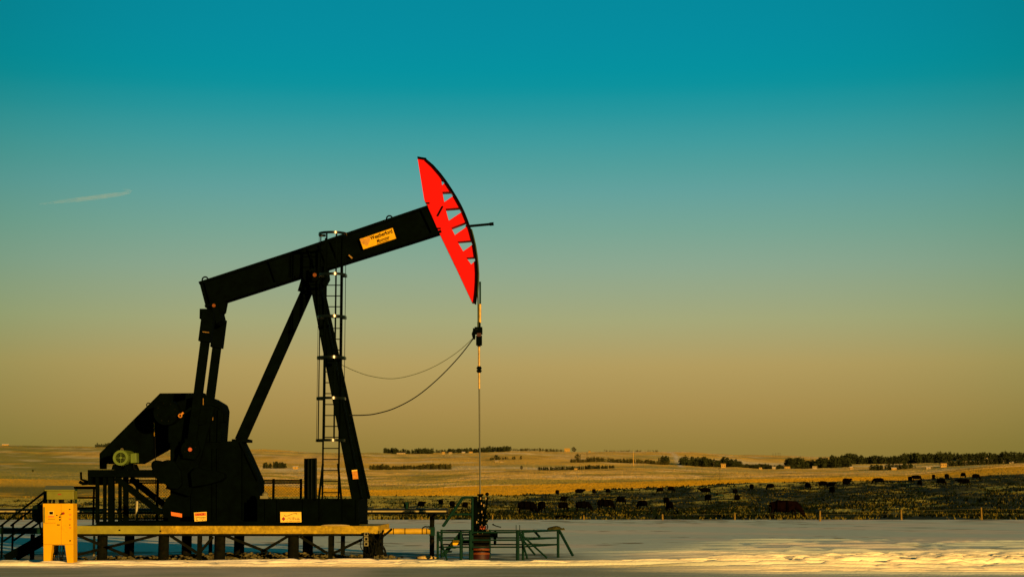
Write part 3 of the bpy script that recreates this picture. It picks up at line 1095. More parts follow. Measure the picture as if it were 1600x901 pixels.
# danger sign on the skid
ys_ = 48.36
ds = MB().pprism([(303.2, 800), (322.8, 799), (322.8, 813), (304.0, 814)], ys_, ys_ + 0.012).build('danger_sign', M_sign2, skid)
ds['label'] = 'cream danger sign with an orange heading'
MB().pprism([(304.3, 801.2), (322, 800.2), (322, 804.8), (304.5, 805.8)], ys_ - 0.005, ys_ - 0.001).build('sign_heading', M_orange, ds)
o_ = W(305.4, 805.0, ys_)
text_mesh('DANGER', 0.085, (o_.x, ys_ - 0.010, o_.z), R(2.5), 0, 'lettering', M_redprint, ds, bold=0.002, sx=0.75)
mk = MB()
random.seed(3)
for row, y_ in enumerate((807.2, 809.4, 811.6)):
    x_ = 305.6 + row * 0.4
    while x_ < 320.5:
        w_ = random.uniform(0.8, 3.0)
        if random.random() < 0.85:
            mk.pprism([(x_, y_), (min(x_ + w_, 321.3), y_), (min(x_ + w_, 321.3), y_ + 0.9), (x_, y_ + 0.9)], ys_ - 0.005, ys_ - 0.001)
        x_ += w_ + 0.6
mk.build('small_print', M_ink, ds)['kind'] = 'stuff'
st = MB().pprism([(267.2, 799), (284.2, 801.8), (284.2, 807.6), (267.6, 804.8)], ys_ - 0.02, ys_ - 0.008).build('orange_sticker', M_orange, skid)
# company sign: dark swoosh, red diamond, two rows of worn print
cs_ = MB().pprism([(437.8, 799.2), (470.6, 799.2), (471, 815.2), (438.2, 815.4)], ys_, ys_ + 0.012).build('company_sign', M_sign2, skid)
cs_['label'] = 'cream company sign with a dark swoosh and red diamond'
f3 = lambda l: [(430 + a / 30.04, 790 + b / 30.04) for a, b in l]
MB().pprism(f3([(420, 420), (445, 425), (470, 455), (560, 450), (640, 425), (720, 390), (820, 350), (900, 335), (1010, 332), (1025, 375), (1005, 388), (985, 355), (900, 355), (820, 372), (720, 412), (640, 445), (560, 472), (470, 475), (435, 465)]), ys_ - 0.005, ys_ - 0.001).build('swoosh', M_ink, cs_)
MB().pprism(f3([(390, 505), (480, 600), (390, 695), (300, 600)]), ys_ - 0.005, ys_ - 0.001).build('diamond', M_redprint, cs_)
mk = MB()
for a0, b0, a1, b1 in ((600, 545, 720, 572), (548, 605, 590, 630), (690, 600, 720, 640), (790, 520, 808, 640), (848, 520, 872, 645), (872, 520, 905, 540), (890, 575, 920, 600), (945, 560, 965, 640), (985, 600, 1000, 640), (1040, 555, 1110, 580), (1030, 610, 1150, 645),
                       (548, 695, 590, 718), (665, 695, 810, 718), (845, 695, 905, 718), (955, 695, 990, 718), (1030, 695, 1170, 718)):
    mk.pprism(f3([(a0, b0), (a1, b0), (a1, b1), (a0, b1)]), ys_ - 0.005, ys_ - 0.001)
M_brown = mat('brown_print', (0.12, 0.05, 0.006), rough=0.6, var=0.1, spec=0.2)
mk.build('small_print', M_brown, cs_)['kind'] = 'stuff'

# ------------------------------------------------------------------ rod, bridle, wires
RS = thing('rod_string', 'slender polished rod hanging from the red horse head down to the wellhead', 'rod', W(750, 780, 50))
br = MB()
for dy in (-0.16, 0.16):
    pts_ = [Vector((W(a, b, YH0).x + 0.012, 50 + dy, W(a, b, YH0).z)) for a, b in arc[9:17]]
    pts_ += [Vector((W(747.2, 480, 50).x, 50 + dy * 0.8, W(747.2, 480, 50).z)), Vector((W(747.2, 512, 50).x, 50 + dy * 0.5, W(747.2, 512, 50).z))]
    br.path(pts_, 0.02, 6)
br.each('bridle_cable', M_cableg, RS)
MB().tube(W(750.2, 440, 50), W(750.2, 476, 50), 0.026, 8).build('rod_top', M_green, RS, smooth=True)
MB().tube(W(750, 475, 50), W(749.7, 504, 50), 0.040, 10).build('rod_liner', M_rodyel, RS, smooth=True)
c_ = W(748.3, 515, 50)
cbm = MB().tube(W(748.4, 503, 50), W(748.4, 541, 50), 0.05, 10)
cbm.box((c_.x - 0.12, 49.75, c_.z - 0.12), (c_.x + 0.10, 50.25, c_.z + 0.06))
c2 = W(748.3, 532, 50)
cbm.box((c2.x - 0.08, 49.86, c2.z - 0.13), (c2.x + 0.09, 50.14, c2.z + 0.14))
cbm.box((c_.x - 0.17, 49.7, c_.z - 0.30), (c_.x - 0.10, 49.8, c_.z + 0.02))
car = cbm.build('carrier_bar', M_blk, RS)
MB().box((c_.x - 0.05, 49.72, c_.z - 0.22), (c_.x + 0.07, 49.86, c_.z - 0.12)).build('load_cell', M_casing, car)
p = W(741, 520, 49.75)
MB().path([p + Vector((0.1, 0, 0.12)), p + Vector((-0.02, 0, 0.08)), p + Vector((-0.06, 0, -0.02)), p + Vector((-0.04, 0, -0.12)), p + Vector((0.04, 0, -0.1))], 0.018, 6).build('cable_loop', M_cable, car)
MB().tube(W(748.5, 540, 50), W(748.6, 573, 50), 0.030, 10).build('yellow_rod_section', M_rodyel, RS, smooth=True)
c_ = W(748.6, 577, 50)
MB().box((c_.x - 0.055, 49.92, c_.z - 0.09), (c_.x + 0.055, 50.08, c_.z + 0.09)).box((c_.x - 0.075, 49.95, c_.z - 0.06), (c_.x + 0.075, 50.05, c_.z - 0.02)).box((c_.x - 0.075, 49.95, c_.z + 0.02), (c_.x + 0.075, 50.05, c_.z + 0.06)).build('rod_clamp', M_blk, RS)
MB().tube(W(748.7, 581, 50), W(748.9, 607, 50), 0.028, 10).build('yellow_rod_section', M_rodyel, RS, smooth=True)
MB().tube(W(748.9, 606, 50), W(750.2, 775, 50), 0.022, 8).build('polished_rod', M_rod, RS, smooth=True)


def sag(pts, Ya, Yb, n=28):
    """smooth curve through photograph points, distance running from Ya to Yb"""
    P = [np.array(p, float) for p in pts]
    out = []
    m = len(P) - 1
    for k in range(m):
        p0, p1, p2, p3 = P[max(k - 1, 0)], P[k], P[k + 1], P[min(k + 2, m)]
        for i in range(n // m + 1):
            t = i / (n // m + 1)
            q = 0.5 * ((2 * p1) + (-p0 + p2) * t + (2 * p0 - 5 * p1 + 4 * p2 - p3) * t * t + (-p0 + 3 * p1 - 3 * p2 + p3) * t ** 3)
            out.append(q)
    out.append(P[-1])
    return [W(q[0], q[1], Ya + (Yb - Ya) * i / (len(out) - 1)) for i, q in enumerate(out)]


z8 = lambda l: [(470 + a / 4.097, 480 + b / 4.097) for a, b in l]
w1 = MB().path(sag(z8([(1110, 190), (1010, 280), (880, 365), (740, 425), (590, 456), (450, 440), (350, 408), (262, 368)]), 49.8, 48.9), 0.009, 5).build('hanging_wire', M_cableg, None)
tag(w1, 'thin upper wire sagging from the carrier bar to the samson post', 'wire')
w2 = MB().path(sag(z8([(1108, 195), (1010, 320), (880, 455), (740, 570), (600, 645), (480, 680), (400, 689), (310, 690)]), 49.8, 48.8), 0.017, 6).build('hanging_cable', M_cable, None)
tag(w2, 'thick lower cable sagging from the carrier bar to the samson post', 'cable')

# ------------------------------------------------------------------ raised deck on piles
DK = thing('raised_deck', 'timber faced deck on black steel piles carrying the pump jack', 'platform', W(430, 868, 50))
zt0, zt1 = W(400, 833.4, 47.8).z, W(400, 821.0, 47.8).z
xa, xm, xb = W(112, 826, 47.8).x, W(250, 826, 47.8).x, W(590.5, 826, 47.8).x
MB().box((xa, 47.96, zt0 + 0.01), (xb - 0.03, 51.9, zt1 - 0.006)).build('deck_slab', M_deck2, DK)
MB().box((xa, 47.8, zt0), (xm - 0.006, 47.95, zt1)).build('fascia_beam', M_deck2, DK)
MB().box((xm, 47.8, zt0), (xb, 47.95, zt1)).build('fascia_beam', M_deck, DK, bevel=0.015)
MB().box((xb - 0.025, 47.955, zt0), (xb + 0.02, 51.9, zt1 + 0.004)).build('end_beam', M_deck, DK)
MB().box((xa, 47.86, zt0 - 0.06), (xb - 0.1, 47.94, zt0 - 0.004)).build('lower_flange', M_pile, DK)
for xx, w_ in ((160, 16), (255.8, 16.5), (343.5, 17), (458.5, 17), (576, 17)):
    p = W(xx, 850, 48.1)
    for yy in (48.1, 51.5):
        MB().tube((p.x, yy, -0.3), (p.x, yy, zt0 - 0.065), w_ / 2 / 2700 * 48.1, 18).build('pile', M_pile, DK, smooth=True)
for xx in (312, 516.5):
    for yy in (48.0, 51.5):
        p = W(xx, 850, 48.0)
        MB().box((p.x - 0.06, yy - 0.05, -0.1), (p.x + 0.06, yy + 0.05, zt0 - 0.065)).build('post', M_pile, DK)
for a, b in (((122, 836), (200, 868)), ((246, 835), (122, 866)), ((266, 836), (308, 863)), ((333, 838), (314, 860)), ((352, 836), (418, 862)), ((450, 837), (408, 862)), ((468, 837), (512, 864)), ((566, 842), (520, 864))):
    MB().bar(W(*a, 47.98), W(*b, 47.98), 0.075, 0.05).build('diagonal_brace', M_pile, DK)
bl = MB()
for xx, yy in ((187, 827.5), (251, 829)):
    p = W(xx, yy, 47.8)
    bl.disc((p.x, p.z), 0.022, 47.77, 47.8, 8)
bl.each('bolt', M_ink, DK)
sp = W(524, 818, 48.2)
m2 = MB().ball((sp.x, 48.15, zt1), 0.42, 14, (1.0, 0.25, 0.10))
m_sn2 = mat('drift_snow', (0.22, 0.16, 0.06), rough=0.8, var=0.15, scale=6, bump=0.4, bscale=20, spec=0.2)
sd = m2.build('snow_drift', m_sn2, None, smooth='all')
tag(sd, 'small drift of snow lying on the deck edge below the ladder', 'snow drift')

# striped marker posts below the deck
for i, xx in enumerate((146.5, 161.5)):
    mp = thing('marker_post', ('pale banded post under the deck, nearer the yellow cabinet', 'pale banded post under the deck, farther from the yellow cabinet')[i], 'post', W(xx, 868, 51.2), 'banded posts under the deck')
    p = W(xx, 866, 52.3)
    MB().tube((p.x, 52.3, -0.02), (p.x, 52.3, W(xx, 837, 52.3).z), 0.035, 10).build('post_shaft', M_galv, mp)
    for k in range(4):
        z0 = 0.12 + k * 0.15
        MB().tube((p.x, 52.3, z0), (p.x, 52.3, z0 + 0.08), 0.039, 10).build('band', M_rodyel, mp)
# ------------------------------------------------------------------ control cabinet, transformer, tank
CB = thing('control_cabinet', 'yellow electrical control cabinet on splayed legs in front of the deck', 'cabinet', W(92, 881, 44.9))
Yc0 = 44.85
body_px = [(67, 786), (114.3, 786), (114.6, 881.5), (105.2, 881.5), (101, 851), (81, 851), (78, 881.5), (68, 881.5)]
cab = MB().pprism(body_px, Yc0, Yc0 + 0.42).build('cabinet_body', M_cab, CB, bevel=0.012)
seam = MB()
for l in ([(67.6, 850), (114, 850)], [(68.5, 816.4), (87, 816.4)]):
    seam.bar(W(*l[0], Yc0 - 0.001), W(*l[1], Yc0 - 0.001), 0.008, 0.006)
seam.bar(W(95.5, 787, Yc0 - 0.001), W(95.7, 850, Yc0 - 0.001), 0.006, 0.006)
M_seam = mat('seam_line', (0.12, 0.06, 0.002), rough=0.8, var=0.1, spec=0.1)  # darker ochre for the door joints and the label strip
seam.each('door_seam', M_seam, cab)
MB().pprism([(68.2, 791.5), (69.8, 791.5), (69.8, 815.8), (68.2, 815.8)], Yc0 - 0.02, Yc0).build('door_hinge', M_trafo, cab)
MB().pprism([(77.2, 798.7), (82.8, 798.7), (82.8, 803), (77.2, 803)], Yc0 - 0.012, Yc0).build('meter_window', M_ink, cab)
fr = MB().pprism([(76.0, 797.5), (84.0, 797.5), (84.0, 804.2), (76.0, 804.2)], Yc0 - 0.006, Yc0 - 0.001).build('meter_frame', M_sign2, cab)
lab = MB().pprism([(75.5, 805.2), (84.5, 805.2), (84.5, 807.6), (75.5, 807.6)], Yc0 - 0.006, Yc0 - 0.001).build('warning_label', M_orange, cab)
MB().pprism([(75, 810), (86, 810), (86, 810.7), (75, 810.7)], Yc0 - 0.006, Yc0 - 0.001).build('label_strip', M_seam, cab)
kn = W(99.3, 801.3, Yc0)
MB().disc((kn.x, kn.z), 0.030, Yc0 - 0.05, Yc0, 14).build('disconnect_knob', M_redprint, cab)
MB().bar(kn + Vector((0, -0.04, 0)), W(94.3, 803.6, Yc0 - 0.04), 0.016, 0.02).build('disconnect_handle', M_ink, cab)
for xx, yy, r_ in ((94, 807, 0.019), (94, 811.2, 0.019), (89.2, 804.3, 0.013), (109.3, 795, 0.014), (109.5, 819.3, 0.012), (110, 844, 0.017)):
    p = W(xx, yy, Yc0)
    MB().disc((p.x, p.z), r_, Yc0 - 0.03, Yc0, 12).build('push_button', M_ink, cab)
MB().pprism([(88.8, 818.7), (93.2, 818.7), (93.2, 820), (88.8, 820)], Yc0 - 0.012, Yc0 - 0.001).build('door_latch', M_ink, cab)
for yy in (802.5, 809.5, 823):
    MB().pprism([(107.5, yy), (111.8, yy), (110.5, yy + 2), (108.6, yy + 2)], Yc0 - 0.006, Yc0 - 0.001).build('warning_label', M_orange, cab)
rngc = random.Random(5)
for k in range(8):
    xx = 83 + k * 2.3
    pts_ = [W(xx, 850, Yc0 + 0.2)]
    for j in range(1, 7):
        pts_.append(W(xx + rngc.uniform(-1.2, 1.2) + 1.5 * math.sin(j * 0.8 + k), 850 + j * 5.1, Yc0 + 0.2 + rngc.uniform(-0.05, 0.05)))
    MB().path(pts_, 0.012, 6).build('cable', M_cable, CB)
MB().pprism([(77.5, 876), (91, 876), (91, 881.8), (77.5, 881.8)], Yc0 + 0.1, Yc0 + 0.3).build('cable_trough', M_cable, CB)

TB = thing('transformer_box', 'olive green transformer box with a sloped lid above the yellow cabinet', 'transformer', W(94, 785, 45.6))
Yt = 45.35
tbx = MB().pprism([(72.8, 766), (114.8, 766), (115.2, 779.8), (73, 779.8)], Yt, Yt + 0.4).build('box_body', M_trafo, TB, bevel=0.01)
a_, b_, c_, d_ = W(69.5, 766.3, Yt - 0.06), W(116.2, 766.3, Yt - 0.06), W(71.3, 760, Yt + 0.5), W(114.8, 760, Yt + 0.5)
MB().add([a_, b_, d_, c_, a_ + Vector((0, 0, .03)), b_ + Vector((0, 0, .03)), d_ + Vector((0, 0, .03)), c_ + Vector((0, 0, .03))],
         [(3, 2, 1, 0), (4, 5, 6, 7), (0, 1, 5, 4), (1, 2, 6, 5), (2, 3, 7, 6), (3, 0, 4, 7)]).build('lid', M_trafo, TB)
MB().pprism([(90.5, 771), (95.5, 771), (95.5, 772.4), (90.5, 772.4)], Yt - 0.006, Yt - 0.001).build('red_badge', M_redprint, TB)
lg = MB()
for xx, w_ in ((78, 2.5), (84, 2.0), (94, 2.2), (98, 2.2)):
    p = W(xx, 783, Yt + 0.15)
    lg.box((p.x - w_ / 120, Yt + 0.08, W(xx, 788, Yt).z), (p.x + w_ / 120, Yt + 0.22, W(xx, 779, Yt).z))
lg.each('bushing', M_cable, TB)
fr = MB()
for xx in (70, 116.5):
    p = W(xx, 780, Yt + 0.3)
    fr.bar((p.x, Yt + 0.45, 0.05), (p.x, Yt + 0.45, W(xx, 763, Yt).z), 0.05, 0.05)
fr.each('support_frame', M_green, TB)

a_ = W(61, 788, 46.6)
tk = MB()
prof = [(0.02, 789), (0.10, 788), (0.16, 791), (0.18, 796), (0.18, 805), (0.15, 811), (0.08, 815), (0.03, 816)]
vs, fs, n = [], [], 18
for r_, py in prof:
    zc = W(61, py, 46.6).z
    for i in range(n):
        t = 2 * math.pi * i / n
        vs.append((a_.x + r_ * math.cos(t), 46.6 + r_ * math.sin(t), zc))
for j in range(len(prof) - 1):
    for i in range(n):
        fs.append((j * n + i, j * n + (i + 1) % n, (j + 1) * n + (i + 1) % n, (j + 1) * n + i))
tk.add(vs, fs)
TK = thing('small_tank', 'dark green round tank hanging at the left of the yellow cabinet', 'tank', W(61, 815, 46.6))
tk.build('tank_shell', M_dgreen, TK, smooth=True)
MB().path([W(62, 814, 46.6), W(62.5, 822, 46.6), W(65, 828, 46.6), W(68, 832, 46.4)], 0.03, 6).build('hose', M_cable, TK)

# ------------------------------------------------------------------ stairs and walkway at the left
LS = thing('access_stairs', 'dark steel stairs with double handrails climbing to the deck at far left', 'stairs', W(10, 872, 47.5))
for yy in (47.3, 48.3):
    a_, b_ = W(8, 872, 47.3), W(76, 834, 47.3)
    MB().bar((a_.x, yy, a_.z), (b_.x, yy, b_.z), 0.20, 0.05).build('stringer', M_blk, LS)
    for (p0, p1) in (((0, 822), (70, 768)), ((5, 845), (70, 800))):
        a_, b_ = W(*p0, 47.3), W(*p1, 47.3)
        MB().tube((a_.x, yy, a_.z), (b_.x, yy, b_.z), 0.028, 8).build('handrail', M_blk, LS, smooth=True)
    for xx, y0_, y1_ in ((4, 818, 872), (70, 765, 836)):
        a_, b_ = W(xx, y0_, 47.3), W(xx, y1_, 47.3)
        MB().tube((a_.x, yy, a_.z), (a_.x, yy, b_.z), 0.03, 8).build('rail_post', M_blk, LS, smooth=True)
for k in range(5):
    p = W(17 + k * 12.5, 868 - k * 7.2, 47.3)
    MB().box((p.x - 0.12, 47.33, p.z - 0.02), (p.x + 0.12, 48.27, p.z + 0.02)).build('tread', M_blk, LS)
WK = thing('walkway', 'dark green steel walkway running left from the deck behind the stairs', 'walkway', W(0, 834, 49))
a_, b_ = W(-130, 833, 49.4), W(118, 824.6, 49.4)
xwl = a_.x
MB().box((xwl, 48.9, W(0, 833.5, 48.9).z), (W(117, 826, 48.9).x, 50.4, W(0, 825, 48.9).z)).build('walkway_deck', M_green, WK)
for xx in (-110, -30, 50):
    p = W(xx, 850, 49.0)
    MB().box((p.x - 0.05, 49.0, -0.1), (p.x + 0.05, 49.1, W(0, 834, 48.9).z)).build('walkway_leg', M_pile, WK)

# rails and chain-link fence behind the machine
CF = thing('chain_link_fence', 'chain link guard panels with dark rails behind the pump jack base', 'fence', W(300, 815, 51.9))
Yf = 51.75


def fx(px):
    return W(px, 780, Yf).x


zf0, zf1 = W(300, 812, Yf).z, W(300, 748.5, Yf).z
posts = [153, 187, 214, 246, 290, 340, 390, 427, 470]
for xx in posts:
    mm = M_galv if xx == 214 else M_blk
    MB().tube((fx(xx), Yf, zf0 - 0.1), (fx(xx), Yf, zf1 + 0.02), 0.038 if xx != 214 else 0.05, 8).build('fence_post', mm, CF, smooth=True)
for py in (750.3, 753.8, 810):
    zr = W(300, py, Yf).z
    MB().tube((fx(153), Yf - 0.02, zr), (fx(470), Yf - 0.02, zr), 0.026, 8).build('fence_rail', M_blk, CF, smooth=True)
wm = MB()
H = zf1 - zf0
x0_, x1_ = fx(187), fx(470)
stp = 0.085
k = x0_ - H
while k < x1_:
    for s_ in (1, -1):
        xs, xe = (k, k + H)
        pa, pb = (xs, zf0), (xe, zf1)
        # clip to the panel
        t0_, t1_ = max(0, (x0_ - xs) / H), min(1, (x1_ - xs) / H)
        if t1_ > t0_:
            za, zb_ = zf0 + H * t0_, zf0 + H * t1_
            if s_ < 0:
                za, zb_ = zf1 - H * t0_, zf1 - H * t1_
            wm.bar((xs + H * t0_, Yf + 0.01 * s_, za), (xs + H * t1_, Yf + 0.01 * s_, zb_), 0.006, 0.006)
    k += stp
wmo = wm.build('wire_mesh', M_blk, CF, fix=False)
wmo['kind'] = 'stuff'

# rails at the left end, in front of the walkway
GR = thing('guard_rail', 'dark pipe guard rail between the stairs and the motor table', 'railing', W(120, 825, 50.3))
for py in (761.5, 777, 793):
    a_, b_ = W(72, py, 50.3), W(152, py, 50.3)
    MB().tube(a_, b_, 0.028 if py > 762 else 0.04, 8).build('rail', M_blk, GR, smooth=True)
for xx in (72, 112, 147):
    a_, b_ = W(xx, 761.5, 50.3), W(xx, 825, 50.3)
    MB().tube(a_, (a_.x, 50.3, b_.z), 0.03, 8).build('rail_post', M_blk, GR, smooth=True)

# dark ribbed panel beside the ladder
PN = thing('ribbed_panel', 'upright dark ribbed steel panel standing beside the ladder foot', 'panel', W(485, 778, 50.4))
Yq = 50.4
MB().pprism([(475, 716), (495, 715), (495, 782), (475, 782)], Yq, Yq + 0.06).build('panel_plate', M_blk, PN)
for xx in (476.2, 481.5, 487, 493.8):
    MB().bar(W(xx, 716, Yq - 0.03), W(xx, 782, Yq - 0.03), 0.035, 0.05).build('panel_rib', M_blk2, PN)

# ------------------------------------------------------------------ pipes at the right
FP = thing('flow_pipe', 'long dark flow pipe running level behind the machine to the right post', 'pipe', W(675, 800, 53.5))
a_, b_ = W(-140, 799, 53.5), W(700, 797.5, 53.5)
b_.z = a_.z = W(640, 798.2, 53.5).z
MB().tube(a_, b_, 0.085, 16).build('pipe_run', M_pipe, FP, smooth=True)
zc = a_.z
M_litline = mat('pipe_lit_line', (0.17, 0.14, 0.05), rough=0.5, var=0.25, scale=3, spec=0.35)
cl = MB()
x_ = W(-140, 799, 53.4).x
while x_ < b_.x - 0.4:
    w_ = 1.15
    cl.bar((x_, 53.40, zc), (min(x_ + w_, b_.x - 0.05), 53.40, zc), 0.045, 0.02, (0, 1, 0))
    x_ += w_ + 0.03
cl.build('lit_line_strip', M_litline, FP)['kind'] = 'stuff'  # sunlit line along the dark pipe, painted as pale strips
for xx in (-60, 90, 330, 520):
    p = W(xx, 800, 53.5)
    MB().box((p.x - 0.05, 53.45, -0.1), (p.x + 0.05, 53.55, zc - 0.086)).build('pipe_support', M_pile, FP)
p = W(635.5, 795, 53.5)
vl = MB().tube((p.x, 53.5, zc + 0.08), (p.x, 53.5, zc + 0.24), 0.04, 8).box((p.x - 0.05, 53.45, zc + 0.22), (p.x + 0.05, 53.55, zc + 0.28))
vl.build('valve', M_green, FP)

IP = thing('insulated_pipe', 'yellow insulated pipe with black straps between the deck end and the post', 'pipe', W(640, 850, 50))
a_, b_ = W(598, 829.3, 50), W(672, 829.3, 50)
b_.z = a_.z
MB().tube(a_, b_, 0.085, 16).build('insulation', M_insul, IP, smooth=True)
for xx in (616, 634, 661, 668):
    p0 = W(xx, 829.3, 50)
    MB().tube((p0.x - 0.03, 50, a_.z), (p0.x + 0.012 - 0.02, 50, a_.z), 0.089, 16).build('strap', M_blk, IP)
MB().path([W(660, 824.5, 49.93), W(664, 822, 49.93), W(668, 822.5, 49.93), W(672, 822, 49.93)], 0.02, 6).build('pigtail', M_cable, IP)

SP = thing('support_post', 'thick dark steel post holding the pipe ends left of the wellhead', 'post', W(675, 866, 50.4))
p = W(675, 850, 50.4)
MB().tube((p.x, 50.4, -0.2), (p.x, 50.4, W(675, 806, 50.4).z), 0.068, 16).build('post_shaft', M_pile, SP, smooth=True)
MB().tube((p.x, 50.4, W(675, 806, 50.4).z), (p.x, 50.4, W(675, 801.8, 50.4).z), 0.12, 16, 0.14).build('post_cap', M_pile, SP, smooth=True)
MB().box((p.x - 0.078, 50.32, W(675, 836, 50.4).z), (p.x + 0.078, 50.48, W(675, 823, 50.4).z)).build('pipe_clamp', M_green, SP)
mdp = MB().ball((p.x - 0.15, 50.2, 0.0), 0.30, 12, (1, .6, .22)).build('dirt_mound', mat('pale_dirt', (0.30, 0.22, 0.08), rough=0.95, var=0.5, scale=10, bump=0.6, bscale=30, spec=0.1), None, smooth='all')  # one even pale dirt colour
tag(mdp, 'little mound of pale dirt at the foot of the dark post', 'mound')

# cables hanging at the right end of the deck
CBN = thing('cable_bundle', 'tangle of black cables and small junction boxes hanging from the deck corner', 'cables', W(585, 870, 47.6))
for i, (py0, py1) in enumerate(((831, 837), (838, 845), (846, 852.5))):
    jb = MB().pprism([(569, py0), (575.5, py0), (575.5, py1), (569, py1)], 47.62, 47.74).build('junction_box', M_galv, CBN)
    MB().pprism([(570.8, py0 + 1.4), (574, py0 + 1.4), (574, py1 - 1.4), (570.8, py1 - 1.4)], 47.605, 47.619).build('box_face', M_ink, jb)
rc_ = random.Random(11)
for k in range(8):
    x0_ = rc_.uniform(558, 602)
    pts_ = []
    x1_ = x0_ + rc_.uniform(-4, 14)
    amp = rc_.uniform(-11, 11)
    for j in range(11):
        t = j / 10
        pts_.append(W(x0_ + (x1_ - x0_) * t + amp * math.sin(math.pi * t), 832 + (868 - 832) * t, 47.62 + 0.2 * rc_.random() * t))
    MB().path(pts_, rc_.choice((0.012, 0.018)), 6).build('cable', M_cable, CBN)
for (p0, p1, p2) in (((599, 828), (592, 842), (586, 846)), ((612, 826), (600, 836), (588, 842)), ((590, 846), (600, 856), (603, 868))):
    MB().path(sag([p0, p1, p2], 47.7, 47.9, 10), 0.03, 6).build('hose', M_cable, CBN)

# ------------------------------------------------------------------ wellhead
WH = thing('wellhead', 'dark wellhead with red casing, valves and stuffing box under the rod', 'wellhead', W(751, 868, 50))
xw = W(750.5, 820, 50).x


def zw(py):
    return W(750, py, 50).z


MB().tube((xw, 50, -0.1), (xw, 50, zw(852)), 0.27, 24).build('casing_head', M_casing, WH, smooth=True)
for py in (865, 859):
    MB().tube((xw, 50, zw(py)), (xw, 50, zw(py) + 0.035), 0.285 if py == 865 else 0.275, 24).build('casing_band', M_cap, WH, smooth=True)
tree_ = [(852, 842, 0.24), (842, 838, 0.28), (838, 832, 0.20), (832, 829, 0.26), (829, 815, 0.15), (815, 812, 0.22), (812, 800, 0.12), (800, 797.5, 0.19), (797.5, 786, 0.09), (786, 783, 0.14), (783, 774, 0.06), (774, 771, 0.09)]
tw = MB()
for a, b, r_ in tree_:
    tw.tube((xw, 50, zw(a)), (xw, 50, zw(b)), r_, 18)
tre = tw.build('christmas_tree', M_blk, WH, smooth=True)
fb = MB()
for py, r_ in ((840, 0.25), (830.5, 0.23), (813.5, 0.19), (798.5, 0.16)):
    for k in range(10):
        a = 2 * math.pi * k / 10
        fb.tube((xw + r_ * math.cos(a), 50 + r_ * math.sin(a), zw(py) - 0.06), (xw + r_ * math.cos(a), 50 + r_ * math.sin(a), zw(py) + 0.06), 0.016, 6)
fb.build('flange_bolt', M_galv, tre)['kind'] = 'stuff'
MB().tube((xw - 0.16, 49.8, zw(846)), (xw - 0.16, 49.8, zw(775)), 0.085, 14).build('riser_pipe', M_blk, WH, smooth=True)
MB().tube((xw - 0.08, 50.1, zw(840)), (xw - 0.08, 50.1, zw(788)), 0.075, 14).build('riser_pipe', M_blk, WH, smooth=True)
MB().path([(xw + 0.05, 49.9, zw(812)), (xw + 0.14, 49.85, zw(808)), (xw + 0.15, 49.85, zw(796)), (xw + 0.19, 49.85, zw(788)), (xw + 0.19, 49.85, zw(775))], 0.035, 8).build('bleed_pipe', M_blk, WH, smooth=True)
p = (xw + 0.195, 49.85, zw(771.5))
MB().ball(p, 0.055, 10).build('pressure_gauge', M_blk, WH, smooth=True)


def handwheel(c, r_, axis, m, nm='handwheel'):
    h = MB().ring(c, r_, 0.014, axis, 18)
    h.tube((c[0], c[1], c[2]), (c[0], c[1] + 0.12, c[2]), 0.015, 6)
    for k in range(3):
        a = k * math.pi / 3
        v = (r_ * math.cos(a), 0, r_ * math.sin(a))
        h.tube((c[0] - v[0], c[1], c[2] - v[2]), (c[0] + v[0], c[1], c[2] + v[2]), 0.009, 5)
    return h.build(nm, m, WH)


handwheel((xw + 0.17, 49.66, zw(806)), 0.11, 'Y', M_blk)
handwheel((xw + 0.10, 49.60, zw(822)), 0.12, 'Y', M_blk)
handwheel((xw - 0.14, 49.62, zw(826)), 0.10, 'Y', M_blk)
for px_o, py in ((0.03, 786), (0.10, 789), (0.045, 799), (0.075, 803), (0.06, 811), (0.05, 820), (0.01, 778), (-0.10, 815), (0.16, 778)):
    MB().tube((xw + px_o, 49.74, zw(py) - 0.03), (xw + px_o, 49.74, zw(py) + 0.03), 0.016, 8).build('fitting', M_bright, WH)
MB().box((xw - 0.02, 49.70, zw(826)), (xw + 0.17, 49.76, zw(821))).build('red_tag', M_pin, WH)
vb = MB()
for dx, py in ((-0.02, 806), (0.07, 796), (0.12, 816), (-0.06, 796), (0.14, 833), (-0.12, 838)):
    vb.box((xw + dx - 0.06, 49.76, zw(py) - 0.06), (xw + dx + 0.06, 49.92, zw(py) + 0.06))
vb.each('valve_body', M_blk, WH)
MB().tube((xw, 49.9, zw(835)), (xw + 0.5, 49.9, zw(835)), 0.06, 12).tube((xw + 0.42, 49.9, zw(835)), (xw + 0.42, 49.9, zw(850)), 0.04, 10).tube((xw + 0.4, 49.9, zw(835)), (xw + 0.46, 49.9, zw(835)), 0.13, 14).build('side_outlet', M_blk, WH, smooth=True)
MB().tube((xw, 50.1, zw(846)), (xw - 0.6, 50.1, zw(846)), 0.05, 12).build('side_outlet', M_blk, WH, smooth=True)
MB().box((xw - 0.27, 49.62, zw(851)), (xw + 0.27, 49.66, zw(833))).build('guard_plate', M_pile, WH)

# green pipe barrier round the wellhead
BR = thing('pipe_barrier', 'low green pipe barrier with splayed braces around the wellhead', 'barrier', W(780, 868, 50))


def gtube(a, b, r_=0.022, nm='rail'):
    MB().tube(a, b, r_, 8).build(nm, M_green, BR, smooth=True)


